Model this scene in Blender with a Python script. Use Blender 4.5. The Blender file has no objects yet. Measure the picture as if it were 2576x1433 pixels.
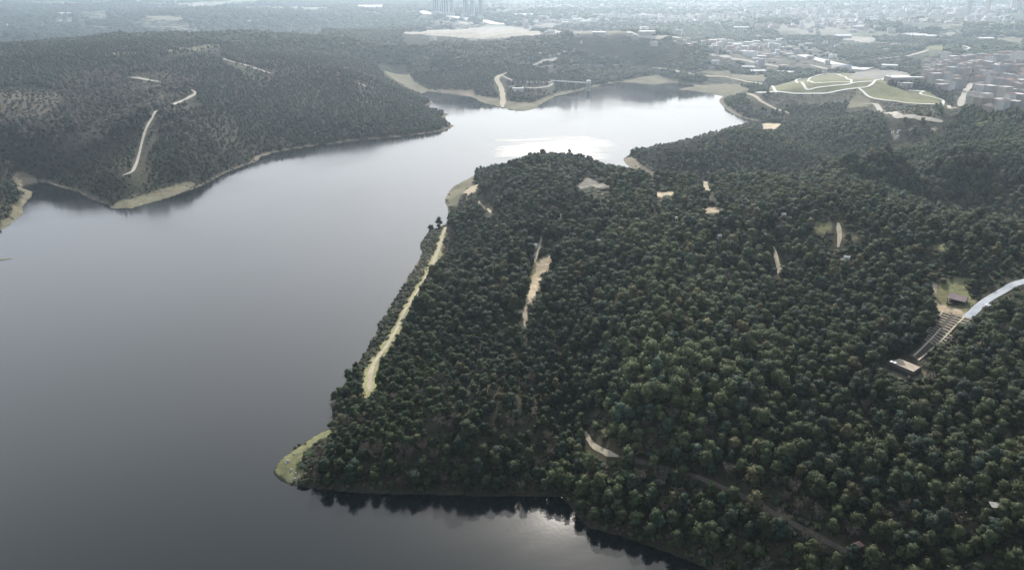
import bpy, math, random
import numpy as np

# ------------------------------------------------------------------ camera, sky, sun, exposure
random.seed(7)
RNG = np.random.default_rng(11)
scene = bpy.context.scene
COL = scene.collection
CAM_H = 200.0
FPX, CX, CY = 1840.0, 1288.0, 716.5          # survey units used to place the map (photo at 2576 wide)
PITCH = math.atan((CY + 60.0) / FPX)
SUN_EL, SUN_AZ = math.radians(35.3), math.radians(6)   # azimuth measured to the right of +Y

cam_d = bpy.data.cameras.new('camera')
cam = bpy.data.objects.new('camera', cam_d)
COL.objects.link(cam)
cam.location = (0, 0, CAM_H)
cam.rotation_euler = (math.pi / 2 - PITCH, 0, 0)
cam_d.sensor_width = 36.0
cam_d.lens = 36.0 * FPX / 2576.0
cam_d.clip_start = 1.0
cam_d.clip_end = 60000.0
scene.camera = cam

world = bpy.data.worlds.new('World')
scene.world = world
world.use_nodes = True
wn, wl = world.node_tree.nodes, world.node_tree.links
for n in list(wn):
    wn.remove(n)
w_out = wn.new('ShaderNodeOutputWorld')
w_bg = wn.new('ShaderNodeBackground')
w_sky = wn.new('ShaderNodeTexSky')
w_sky.sky_type = 'NISHITA'
w_sky.sun_disc = False
w_sky.sun_elevation = SUN_EL
w_sky.sun_rotation = SUN_AZ
w_sky.altitude = 200
w_sky.air_density = 1.0
w_sky.dust_density = 2.3
w_sky.ozone_density = 1.0
w_bg.inputs['Strength'].default_value = 0.15
# thin high haze cloud over the whole sky: the blue is washed towards white
w_hsv = wn.new('ShaderNodeHueSaturation')
w_hsv.inputs['Saturation'].default_value = 0.8
wl.new(w_sky.outputs[0], w_hsv.inputs['Color'])
w_veil = wn.new('ShaderNodeMix'); w_veil.data_type = 'RGBA'
w_veil.inputs['Factor'].default_value = 0.5
# haze veil: unseen bright band at mid elevation, shaped to brighten the lake's reflection
w_tc = wn.new('ShaderNodeTexCoord'); w_sx = wn.new('ShaderNodeSeparateXYZ'); w_cr = wn.new('ShaderNodeValToRGB')
wl.new(w_tc.outputs['Generated'], w_sx.inputs[0]); wl.new(w_sx.outputs['Z'], w_cr.inputs['Fac'])
el_ = w_cr.color_ramp.elements
el_[0].position = .05; el_[0].color = (.46, .48, .50, 1)
el_[1].position = .36; el_[1].color = (1.14, 1.15, 1.18, 1)
e3_ = el_.new(.50); e3_.color = (1.14, 1.15, 1.17, 1)
e4_ = el_.new(.72); e4_.color = (.36, .40, .45, 1)
w_vs = wn.new('ShaderNodeVectorMath'); w_vs.operation = 'SCALE'; w_vs.inputs['Scale'].default_value = 14.0
wl.new(w_cr.outputs['Color'], w_vs.inputs[0]); wl.new(w_vs.outputs[0], w_veil.inputs['B'])
# haze scatters forwards: the veil is brighter round the sun, dimmer behind the viewer
w_dt = wn.new('ShaderNodeVectorMath'); w_dt.operation = 'DOT_PRODUCT'
w_dt.inputs[1].default_value = (math.sin(SUN_AZ) * math.cos(SUN_EL), math.cos(SUN_AZ) * math.cos(SUN_EL), math.sin(SUN_EL))
w_mr = wn.new('ShaderNodeMapRange'); w_mr.interpolation_type = 'SMOOTHSTEP'
w_mr.inputs['From Min'].default_value = -.6; w_mr.inputs['From Max'].default_value = 1.0
w_mr.inputs['To Min'].default_value = 3.0; w_mr.inputs['To Max'].default_value = 16.5
wl.new(w_tc.outputs['Generated'], w_dt.inputs[0]); wl.new(w_dt.outputs['Value'], w_mr.inputs['Value'])
wl.new(w_mr.outputs[0], w_vs.inputs['Scale'])
wl.new(w_hsv.outputs[0], w_veil.inputs['A'])
wl.new(w_veil.outputs['Result'], w_bg.inputs['Color'])
wl.new(w_bg.outputs[0], w_out.inputs['Surface'])

sun_d = bpy.data.lights.new('sun', 'SUN')
sun_d.energy = 5.0
sun_d.angle = math.radians(0.6)
sun_d.color = (1.0, 0.93, 0.83)
sun = bpy.data.objects.new('sun', sun_d)
COL.objects.link(sun)
# light travels from the sun towards the viewer: local -Z points along it
from mathutils import Vector
sdir = Vector((math.sin(SUN_AZ) * math.cos(SUN_EL), math.cos(SUN_AZ) * math.cos(SUN_EL), math.sin(SUN_EL)))
sun.rotation_euler = (-sdir).to_track_quat('-Z', 'Y').to_euler()

scene.view_settings.view_transform = 'Standard'
scene.view_settings.look = 'None'
scene.view_settings.exposure = 0.4
scene.view_settings.gamma = 1.0
scene.render.engine = 'CYCLES'
scene.cycles.max_bounces = 5
scene.cycles.diffuse_bounces = 2
scene.cycles.glossy_bounces = 2
scene.cycles.transmission_bounces = 2
scene.cycles.volume_bounces = 0
scene.cycles.use_adaptive_sampling = False
try:
    scene.cycles.use_denoising = True
    scene.cycles.denoiser = 'OPENIMAGEDENOISE'
except Exception:
    scene.cycles.use_denoising = False

# ------------------------------------------------------------------ helpers: tags, meshes, materials
def tag(o, label=None, cat=None, group=None, kind=None):
    if label: o['label'] = label
    if cat: o['category'] = cat
    if group: o['group'] = group
    if kind: o['kind'] = kind
    return o

def link(name, data, parent=None, loc=None):
    o = bpy.data.objects.new(name, data)
    COL.objects.link(o)
    if parent is not None: o.parent = parent
    if loc is not None: o.location = loc
    return o

def empty(name, loc, rz=0.0):
    o = link(name, None, None, loc)
    o.empty_display_size = 1.0
    o.rotation_euler = (0, 0, rz)
    return o

class MB:
    """collects boxes, prisms and tubes into one mesh"""
    def __init__(self): self.v, self.f = [], []
    def add(self, vs, fs):
        k = len(self.v)
        self.v += [tuple(p) for p in vs]
        self.f += [tuple(i + k for i in f) for f in fs]
        return self
    def box(self, x0, x1, y0, y1, z0, z1):
        return self.add([(x0, y0, z0), (x1, y0, z0), (x1, y1, z0), (x0, y1, z0), (x0, y0, z1), (x1, y0, z1), (x1, y1, z1), (x0, y1, z1)],
                        [(3, 2, 1, 0), (4, 5, 6, 7), (0, 1, 5, 4), (1, 2, 6, 5), (2, 3, 7, 6), (3, 0, 4, 7)])
    def gable(self, x0, x1, y0, y1, z0, z1, th=0.25):
        ym = (y0 + y1) / 2
        return self.add([(x0, y0, z0), (x1, y0, z0), (x1, ym, z1), (x0, ym, z1), (x0, y1, z0), (x1, y1, z0),
                         (x0, y0, z0 - th), (x1, y0, z0 - th), (x0, y1, z0 - th), (x1, y1, z0 - th)],
                        [(0, 1, 2, 3), (3, 2, 5, 4), (6, 7, 1, 0), (4, 5, 9, 8), (0, 3, 4, 8, 6), (7, 9, 5, 2, 1), (6, 8, 9, 7)])
    def hip(self, x0, x1, y0, y1, z0, z1):
        ym = (y0 + y1) / 2; k = min((y1 - y0) / 2, (x1 - x0) / 2 * .8)
        return self.add([(x0, y0, z0), (x1, y0, z0), (x1, y1, z0), (x0, y1, z0), (x0 + k, ym, z1), (x1 - k, ym, z1)],
                        [(0, 1, 5, 4), (1, 2, 5), (2, 3, 4, 5), (3, 0, 4), (3, 2, 1, 0)])
    def tube(self, p, q, r0, r1, n=6):
        p, q = Vector(p), Vector(q)
        d = (q - p).normalized()
        a = d.orthogonal().normalized(); b = d.cross(a)
        vs = []
        for c, r in ((p, r0), (q, r1)):
            for i in range(n):
                t = 2 * math.pi * i / n
                vs.append(c + a * (r * math.cos(t)) + b * (r * math.sin(t)))
        fs = [(i, (i + 1) % n, n + (i + 1) % n, n + i) for i in range(n)]
        fs += [tuple(range(n - 1, -1, -1)), tuple(range(n, 2 * n))]
        return self.add(vs, fs)
    def mesh(self, name, mat):
        m = bpy.data.meshes.new(name)
        m.from_pydata(self.v, [], self.f)
        if mat: m.materials.append(mat)
        m.update()
        return m
    def build(self, name, mat, parent=None, loc=None):
        return link(name, self.mesh(name, mat), parent, loc)

def fast_mesh(name, verts, faces, mat=None, smooth=True):
    """numpy arrays -> mesh; faces (n,3) or (n,4)"""
    m = bpy.data.meshes.new(name)
    verts = np.asarray(verts, dtype=np.float32); faces = np.asarray(faces, dtype=np.int32)
    k = faces.shape[1]
    m.vertices.add(len(verts)); m.vertices.foreach_set('co', verts.ravel())
    m.loops.add(faces.size); m.loops.foreach_set('vertex_index', faces.ravel())
    m.polygons.add(len(faces))
    m.polygons.foreach_set('loop_start', np.arange(0, faces.size, k, dtype=np.int32))
    m.polygons.foreach_set('loop_total', np.full(len(faces), k, dtype=np.int32))
    if smooth: m.polygons.foreach_set('use_smooth', np.ones(len(faces), dtype=bool))
    if mat: m.materials.append(mat)
    m.update(calc_edges=True)
    return m

def new_mat(name):
    m = bpy.data.materials.new(name)
    m.use_nodes = True
    nt = m.node_tree
    return m, nt.nodes, nt.links, nt.nodes['Principled BSDF']

def noise_mat(name, c0, c1, scale, rough=0.9, detail=6, bump=0.0, spec=0.2, coord='Object', metallic=0.0, bdist=0.1):
    m, n, l, b = new_mat(name)
    tc = n.new('ShaderNodeTexCoord'); ns = n.new('ShaderNodeTexNoise'); cr = n.new('ShaderNodeValToRGB')
    ns.inputs['Scale'].default_value = scale; ns.inputs['Detail'].default_value = detail
    ns.inputs['Roughness'].default_value = .65
    cr.color_ramp.elements[0].position = .32; cr.color_ramp.elements[1].position = .68
    cr.color_ramp.elements[0].color = (*c0, 1); cr.color_ramp.elements[1].color = (*c1, 1)
    l.new(tc.outputs[coord], ns.inputs['Vector']); l.new(ns.outputs['Fac'], cr.inputs['Fac'])
    l.new(cr.outputs['Color'], b.inputs['Base Color'])
    b.inputs['Roughness'].default_value = rough; b.inputs['Specular IOR Level'].default_value = spec
    b.inputs['Metallic'].default_value = metallic
    if bump:
        bp = n.new('ShaderNodeBump'); bp.inputs['Strength'].default_value = bump; bp.inputs['Distance'].default_value = bdist
        l.new(ns.outputs['Fac'], bp.inputs['Height']); l.new(bp.outputs['Normal'], b.inputs['Normal'])
    return m

def col_from_random(name, cols, rough=.85, spec=.2):
    """plain surface whose colour is one of a few, by object"""
    m, n, l, b = new_mat(name)
    oi = n.new('ShaderNodeObjectInfo'); cr = n.new('ShaderNodeValToRGB'); cr.color_ramp.interpolation = 'CONSTANT'
    el = cr.color_ramp.elements
    while len(el) < len(cols): el.new(0.5)
    for i, c in enumerate(cols):
        el[i].position = i / len(cols); el[i].color = (*c, 1)
    tc = n.new('ShaderNodeTexCoord'); ns = n.new('ShaderNodeTexNoise'); ns.inputs['Scale'].default_value = .35; ns.inputs['Detail'].default_value = 5
    mx = n.new('ShaderNodeMix'); mx.data_type = 'RGBA'; mx.blend_type = 'MULTIPLY'; mx.inputs['Factor'].default_value = .35
    l.new(tc.outputs['Object'], ns.inputs['Vector'])
    l.new(oi.outputs['Random'], cr.inputs['Fac']); l.new(cr.outputs['Color'], mx.inputs['A']); l.new(ns.outputs['Color'], mx.inputs['B'])
    l.new(mx.outputs['Result'], b.inputs['Base Color'])
    b.inputs['Roughness'].default_value = rough; b.inputs['Specular IOR Level'].default_value = spec
    return m

# ------------------------------------------------------------------ map geometry: sight lines -> ground points
SP, CP = math.sin(PITCH), math.cos(PITCH)
def ray(px, py):
    px = np.asarray(px, float); py = np.asarray(py, float)
    u, v = (px - CX) / FPX, (CY - py) / FPX
    return np.stack([u, CP + v * SP, -SP + v * CP], -1)
def on_level(px, py, z=0.0):
    d = ray(px, py); t = (z - CAM_H) / d[..., 2]
    return np.stack([d[..., 0] * t, d[..., 1] * t], -1)

def vnoise(x, y, seed):
    """smooth value noise in 0..1"""
    xi = np.floor(x).astype(np.int64); yi = np.floor(y).astype(np.int64)
    fx = x - xi; fy = y - yi
    fx = fx * fx * (3 - 2 * fx); fy = fy * fy * (3 - 2 * fy)
    def h(a, b):
        k = (a * 374761393 + b * 668265263 + seed * 974634777) & 0xFFFFFFFF
        k = ((k ^ (k >> 13)) * 1274126177) & 0xFFFFFFFF
        return ((k ^ (k >> 16)) & 0xFFFF) / 65535.0
    return (h(xi, yi) * (1 - fx) + h(xi + 1, yi) * fx) * (1 - fy) + (h(xi, yi + 1) * (1 - fx) + h(xi + 1, yi + 1) * fx) * fy
def fbm(x, y, wl_, seed, octs=4):
    s = 0; a = 1; t = 0
    for i in range(octs):
        s = s + a * vnoise(x / wl_ + 17.3 * i, y / wl_ - 9.1 * i, seed + i); t += a; a *= .5; wl_ = wl_ / 2.03
    return s / t

SHORE = [(2000,1530),(1850,1460),(1768,1425),(1717,1402),(1641,1374),(1566,1348),(1480,1328),(1455,1305),(1435,1275),(1410,1245),(1330,1248),(1200,1246),
 (1050,1242),(900,1236),(800,1228),(735,1220),(703,1206),(690,1192),(688,1180),(700,1160),(740,1130),(790,1098),(830,1078),(834,1055),(832,1020),(860,975),(890,925),
 (920,880),(950,830),(985,770),(1010,725),(1040,680),(1058,640),(1060,605),(1075,585),(1100,575),(1122,568),(1132,555),(1128,535),(1120,510),(1123,490),(1140,470),
 (1165,455),(1200,440),(1260,425),(1330,416),(1400,412),(1480,415),(1540,430),(1600,446),(1650,458),(1700,470),(1740,476),(1720,466),(1680,458),(1645,452),
 (1620,440),(1590,425),(1570,410),(1563,400),(1580,391),(1610,382),(1650,370),(1700,358),(1760,342),(1830,326),(1885,314),(1905,306),(1880,300),(1850,290),(1820,270),
 (1806,252),(1820,243),(1780,234),(1740,229),(1702,225),(1757,216.6),(1725,212),(1692,208),(1641,213.5),(1598,208),(1555,207),(1515,214),(1470,226),(1430,236),(1394,244),
 (1354,265),(1346,275),(1316,280),(1288,276),(1250,268),(1212,257),(1187,245),(1149,237),(1078,229),(1060,237),(1091,258),(1070,271),(1131,288),(1111,299),
 (1144,317),(1119,330),(1022,343),(896,355),(800,366),(740,375),(690,384),(657,394),(644,406),(555,440),(490,475),(429,496),(353,518),(331,524),(278,526),(268,516),
 (247,508),(197,485),(151,471),(119,460),(101,458),(54,469),(81,483),(83,493),(56,518),(58,538),(33,559),(0,581),(-120,640)]
lake = on_level(*np.array(SHORE, float).T)
lake = np.vstack([lake, [(-1100, 560), (-2600, 600), (-2600, -1400), (1300, -1400), (420, 60)]])
# finer, slightly wandering shoreline
def densify(P, step, amp, seed):
    out = []
    n = len(P)
    for i in range(n):
        a, b = P[i], P[(i + 1) % n]
        L = np.hypot(*(b - a)); k = max(1, int(min(L / step, 12)))
        for j in range(k):
            out.append(a + (b - a) * j / k)
    out = np.array(out)
    r = np.hypot(out[:, 0], out[:, 1])
    w = np.where(r < 2000, amp * np.clip(r / 600, .5, 2.0), 0)
    out[:, 0] += (fbm(out[:, 0], out[:, 1], 18, seed, 3) - .5) * 2 * w
    out[:, 1] += (fbm(out[:, 0], out[:, 1], 18, seed + 9, 3) - .5) * 2 * w
    return out
lake = densify(lake, 9.0, 2.2, 5)

def inside(P, x, y):
    """even-odd test of many points against polygon P"""
    res = np.zeros(x.shape, bool)
    x0, y0 = P.min(0); x1, y1 = P.max(0)
    idx = np.nonzero((x > x0) & (x < x1) & (y > y0) & (y < y1))[0]
    if len(idx) == 0: return res
    xs, ys = x[idx], y[idx]; c = np.zeros(len(idx), bool)
    A = P; B = np.roll(P, -1, 0)
    for (ax, ay), (bx, by) in zip(A, B):
        if ay == by: continue
        t = ((ay > ys) != (by > ys))
        c ^= t & (xs < (bx - ax) * (ys - ay) / (by - ay) + ax)
    res[idx] = c
    return res
def seg_dist(A, B, x, y, cap=1e9):
    d2 = np.full(x.shape, cap * cap)
    for (ax, ay), (bx, by) in zip(A, B):
        dx, dy = bx - ax, by - ay
        L2 = dx * dx + dy * dy + 1e-9
        t = np.clip(((x - ax) * dx + (y - ay) * dy) / L2, 0, 1)
        e = (x - ax - t * dx) ** 2 + (y - ay - t * dy) ** 2
        np.minimum(d2, e, out=d2)
    return np.sqrt(d2)

# height control points (photo x, photo y, height above the water)
HC = [
 # crest of the wooded peninsula
 (1260,446,30),(1330,438,38),(1440,430,42),(1540,458,44),(1640,488,48),(1760,520,52),(1900,536,54),(2050,543,57),(2184,556,56),(2288,570,58),(2433,600,60),(2576,645,60),(2750,700,60),
 # its body
 (1250,480,24),(1200,500,16),(1350,560,36),(1480,600,34),(1600,600,40),(1700,640,44),(1900,680,42),(2100,700,45),(2300,720,50),(2500,760,52),(2700,800,55),
 (1150,650,14),(1200,760,22),(1330,760,31),(1470,790,23),(1600,800,33),(1720,820,38),(1900,850,36),(2100,880,38),(2300,900,40),(2500,920,44),(2700,950,48),
 (1000,900,10),(1100,950,18),(1250,980,24),(1330,1040,18),(1430,960,14),(1430,1080,6),(1600,1000,29),(1800,1030,33),(2000,1080,30),(2200,1120,32),(2450,1150,36),(2700,1200,40),
 (880,1080,9),(1000,1120,14),(1180,1130,14),(1300,1150,9),(1410,1160,3),(1540,1120,17),(1700,1180,17),(1900,1280,17),(2150,1300,22),(2400,1350,26),(2650,1400,32),
 (1500,1230,8),(1600,1270,9),(1800,1350,8),(2000,1420,10),(2300,1500,14),(2700,1600,20),
 (1085,680,8),(1040,760,8),(960,900,8),(925,980,8),
 # back slope and the valley behind the crest
 (1400,416,8),(1540,436,8),(1640,458,6),(1760,486,8),(1900,505,5),(2050,508,8),(2184,522,10),(2288,535,14),(2433,555,20),(2576,590,30),(2750,640,34),
 # right-hand hill
 (1780,470,8),(1650,420,14),(1700,400,20),(1760,380,22),(1850,360,18),(1900,340,12),(1964,492,30),(2109,443,47),(2234,410,58),(2400,388,64),(1964,482,3),(2109,432,5),(2234,400,14),(2400,376,34),(1964,450,6),(2109,400,11),(2234,372,20),(2288,500,34),(2300,445,48),(2450,430,52),(2576,430,55),(2750,450,56),
 (2150,480,30),(1964,415,12),(1950,370,18),(2109,350,23),(2250,345,32),(2400,350,46),(2576,340,56),(2576,318,60),(2400,318,50),(2250,320,40),(2100,310,28),(2000,310,20),(2750,330,64),
 (2200,285,24),(2350,290,26),(2450,285,22),(2576,280,24),(2500,230,26),(2576,200,30),(2400,200,30),(2450,170,34),(2750,230,34),
 # park hill
 (1900,245,20),(1950,235,28),(2050,215,40),(2150,205,44),(2100,230,36),(2200,245,33),(2300,255,30),(2370,262,27),(2200,200,44),(2280,205,36),(2050,255,22),(2000,280,14),(1900,275,10),
 # dam
 (1659,178,9),(1780,195,9),(1932,214,11),
 # hill beyond the water, middle
 (1450,205,8),(1350,222,10),(1250,245,6),(1200,200,20),(1300,170,30),(1400,130,50),(1300,115,56),(1200,130,50),(1100,150,42),(1500,110,60),(1600,107,60),(1680,118,52),(1760,140,38),(1830,160,18),
 (1500,170,18),(1600,168,13),(1130,215,12),(1090,190,18),(1000,195,5),(950,165,7),
 # left-hand hill
 (1050,310,8),(1000,270,20),(900,300,18),(900,250,34),(900,200,45),(900,150,58),(900,108,64),(900,95,60),(1000,120,56),(1000,100,54),
 (650,350,12),(650,300,26),(650,240,40),(650,180,56),(650,130,72),(650,100,80),
 (400,440,12),(400,380,26),(400,300,46),(400,230,60),(400,170,74),(400,130,82),
 (200,330,28),(60,400,14),(300,270,40),(100,330,42),(60,250,60),(100,180,70),(50,150,78),(0,430,12),(10,500,9),(-150,400,40),(-150,250,70),(200,470,6),(250,420,26),(500,400,20),
 # behind the ridges
 (400,108,14),(200,116,14),(60,122,16),(650,82,14),(800,74,16),(100,88,22),(400,80,26),(100,62,40),(400,50,46),(700,50,44),(1000,55,36),(1000,20,50),(300,10,60),(-150,80,60),
 (1150,85,45),(1300,80,45),(1450,90,40),(1150,45,45),(1400,50,45),(1700,90,30),(1900,130,14),(2000,110,20),(2150,170,12),(2000,170,8),(1850,185,5),(2200,120,26),(2300,140,32),
 (2450,120,42),(2576,140,36),(2000,60,45),(2300,60,50),(2576,60,55),(1700,40,50),(2000,10,55),(2500,10,60),(1500,10,55),(2750,100,50),(2800,20,60)]
HC = np.array(HC, float)
hxy = np.stack([on_level(p[0], p[1], p[2]) for p in HC])
hz = HC[:, 2]
far_pts = [(R * math.sin(a), R * math.cos(a)) for R in (8000, 15000) for a in np.linspace(-1.0, 1.0, 9)]
hxy = np.vstack([hxy, far_pts]); hz = np.concatenate([hz, np.full(len(far_pts), 75.0)])
sub = lake[:-30][::7]
hxy = np.vstack([hxy, sub]); hz = np.concatenate([hz, np.full(len(sub), 2.0)])
def lp(x, y):
    return np.arctan2(x, y), np.log(np.hypot(x, y))
ha, hl = lp(hxy[:, 0], hxy[:, 1])
def kern(da, dl): return np.sqrt(da * da + dl * dl + 0.0006)
K = kern(ha[:, None] - ha[None], hl[:, None] - hl[None])
N = len(hz)
M = np.zeros((N + 1, N + 1)); M[:N, :N] = K + np.eye(N) * -0.002; M[:N, N] = 1; M[N, :N] = 1
coef = np.linalg.solve(M, np.concatenate([hz, [0]]))

NA, NR = 640, 700
AZ = np.linspace(math.radians(-54), math.radians(54), NA)
LR = np.linspace(math.log(85.0), math.log(15000.0), NR)
ga, gl = np.meshgrid(AZ, LR)             # rows: distance, columns: bearing
gx, gy = (np.exp(gl) * np.sin(ga)).ravel(), (np.exp(gl) * np.cos(ga)).ravel()
rb = np.full(gx.size, coef[N])
fa, fl = ga.ravel(), gl.ravel()
for i in range(N):
    rb += coef[i] * kern(fa - ha[i], fl - hl[i])
gr = np.hypot(gx, gy)
sd = np.full(gx.size, 400.0)
near = gr < 2300
sd[near] = seg_dist(lake, np.roll(lake, -1, 0), gx[near], gy[near], 400.0)
wet = inside(lake, gx, gy)
sd = np.where(wet, -sd, sd)
base = np.maximum(rb, 2.2)
ramp = 1 - np.exp(-np.maximum(sd, 0) / np.clip(gr * .022, 6, 26))
rough_n = (fbm(gx, gy, 70, 21, 4) - .5) * np.clip(base * .32, 0, 9) + (fbm(gx, gy, 420, 31, 3) - .5) * np.clip((gr - 900) / 60, 0, 34)
spur = 1 - np.abs(2 * fbm(gx, gy, 330, 411, 3) - 1) * 2.2
rough_n += np.clip(spur, -1, 1) * np.clip((gr - 720) / 28, 0, 17) * np.clip((sd - 25) / 120, 0, 1) * np.clip((2600 - gr) / 1500, 0, 1) * np.where((ga.ravel() > .28) & (gr > 1000), .2, 1)
fold = 1 - np.abs(2 * fbm(gx, gy, 170, 431, 2) - 1) * 2.2
rough_n += np.clip(fold, -1, 1) * 10.0 * np.clip((gr - 250) / 90, 0, 1) * np.clip((1100 - gr) / 200, 0, 1) * np.clip((sd - 20) / 70, 0, 1) * np.where(np.arctan2(gx, gy) > .5, .35, 1)
gz = np.where(sd > 0, .25 + ramp * np.maximum(base + rough_n, 1.2), -.25 + np.maximum(sd * .25, -6))
GZ = gz.reshape(NR, NA); GSD = sd.reshape(NR, NA)

def lookup(G, x, y):
    a, l = lp(np.asarray(x, float), np.asarray(y, float))
    u = np.clip((a - AZ[0]) / (AZ[1] - AZ[0]), 0, NA - 1.001); v = np.clip((l - LR[0]) / (LR[1] - LR[0]), 0, NR - 1.001)
    i, j = v.astype(int), u.astype(int); s, t = v - i, u - j
    return (G[i, j] * (1 - t) + G[i, j + 1] * t) * (1 - s) + (G[i + 1, j] * (1 - t) + G[i + 1, j + 1] * t) * s
def H(x, y): return lookup(GZ, x, y)

def hit(px, py, lift=0.0):
    """ground point seen along a sight line"""
    px = np.atleast_1d(np.asarray(px, float)); py = np.atleast_1d(np.asarray(py, float))
    d = ray(px, py); hor = np.hypot(d[:, 0], d[:, 1])
    R = np.exp(np.linspace(math.log(90), math.log(14500), 2600))
    out = np.zeros((len(px), 3))
    for i in range(len(px)):
        ux, uy = d[i, 0] / hor[i], d[i, 1] / hor[i]
        g = np.maximum(H(R * ux, R * uy), 0) + lift
        z = CAM_H + R * d[i, 2] / hor[i]
        k = np.nonzero(z <= g)[0]
        k = k[0] if len(k) else len(R) - 1
        r = R[k]
        if k > 0:
            e0, e1 = z[k - 1] - g[k - 1], g[k] - z[k]
            r = R[k - 1] + (R[k] - R[k - 1]) * e0 / max(e0 + e1, 1e-6)
        out[i] = (r * ux, r * uy, CAM_H + r * d[i, 2] / hor[i])
    return out
def hit1(px, py): return hit([px], [py])[0]

def zoomed(pts, ox, oy, s): return [(ox + x * s, oy + y * s) for x, y in pts]
Z2 = lambda p: zoomed(p, 644, 0, .2524)
Z3 = lambda p: zoomed(p, 1288, 0, .2524)
Z4 = lambda p: zoomed(p, 1932, 0, .2524)
Z7 = lambda p: zoomed(p, 1288, 362, .2524)
Z8 = lambda p: zoomed(p, 1932, 362, .2524)
ZP = lambda p: zoomed(p, 2171, 669, .2146)
def poly(pts):
    a = np.array(pts, float)
    return hit(a[:, 0], a[:, 1])[:, :2]

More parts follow.
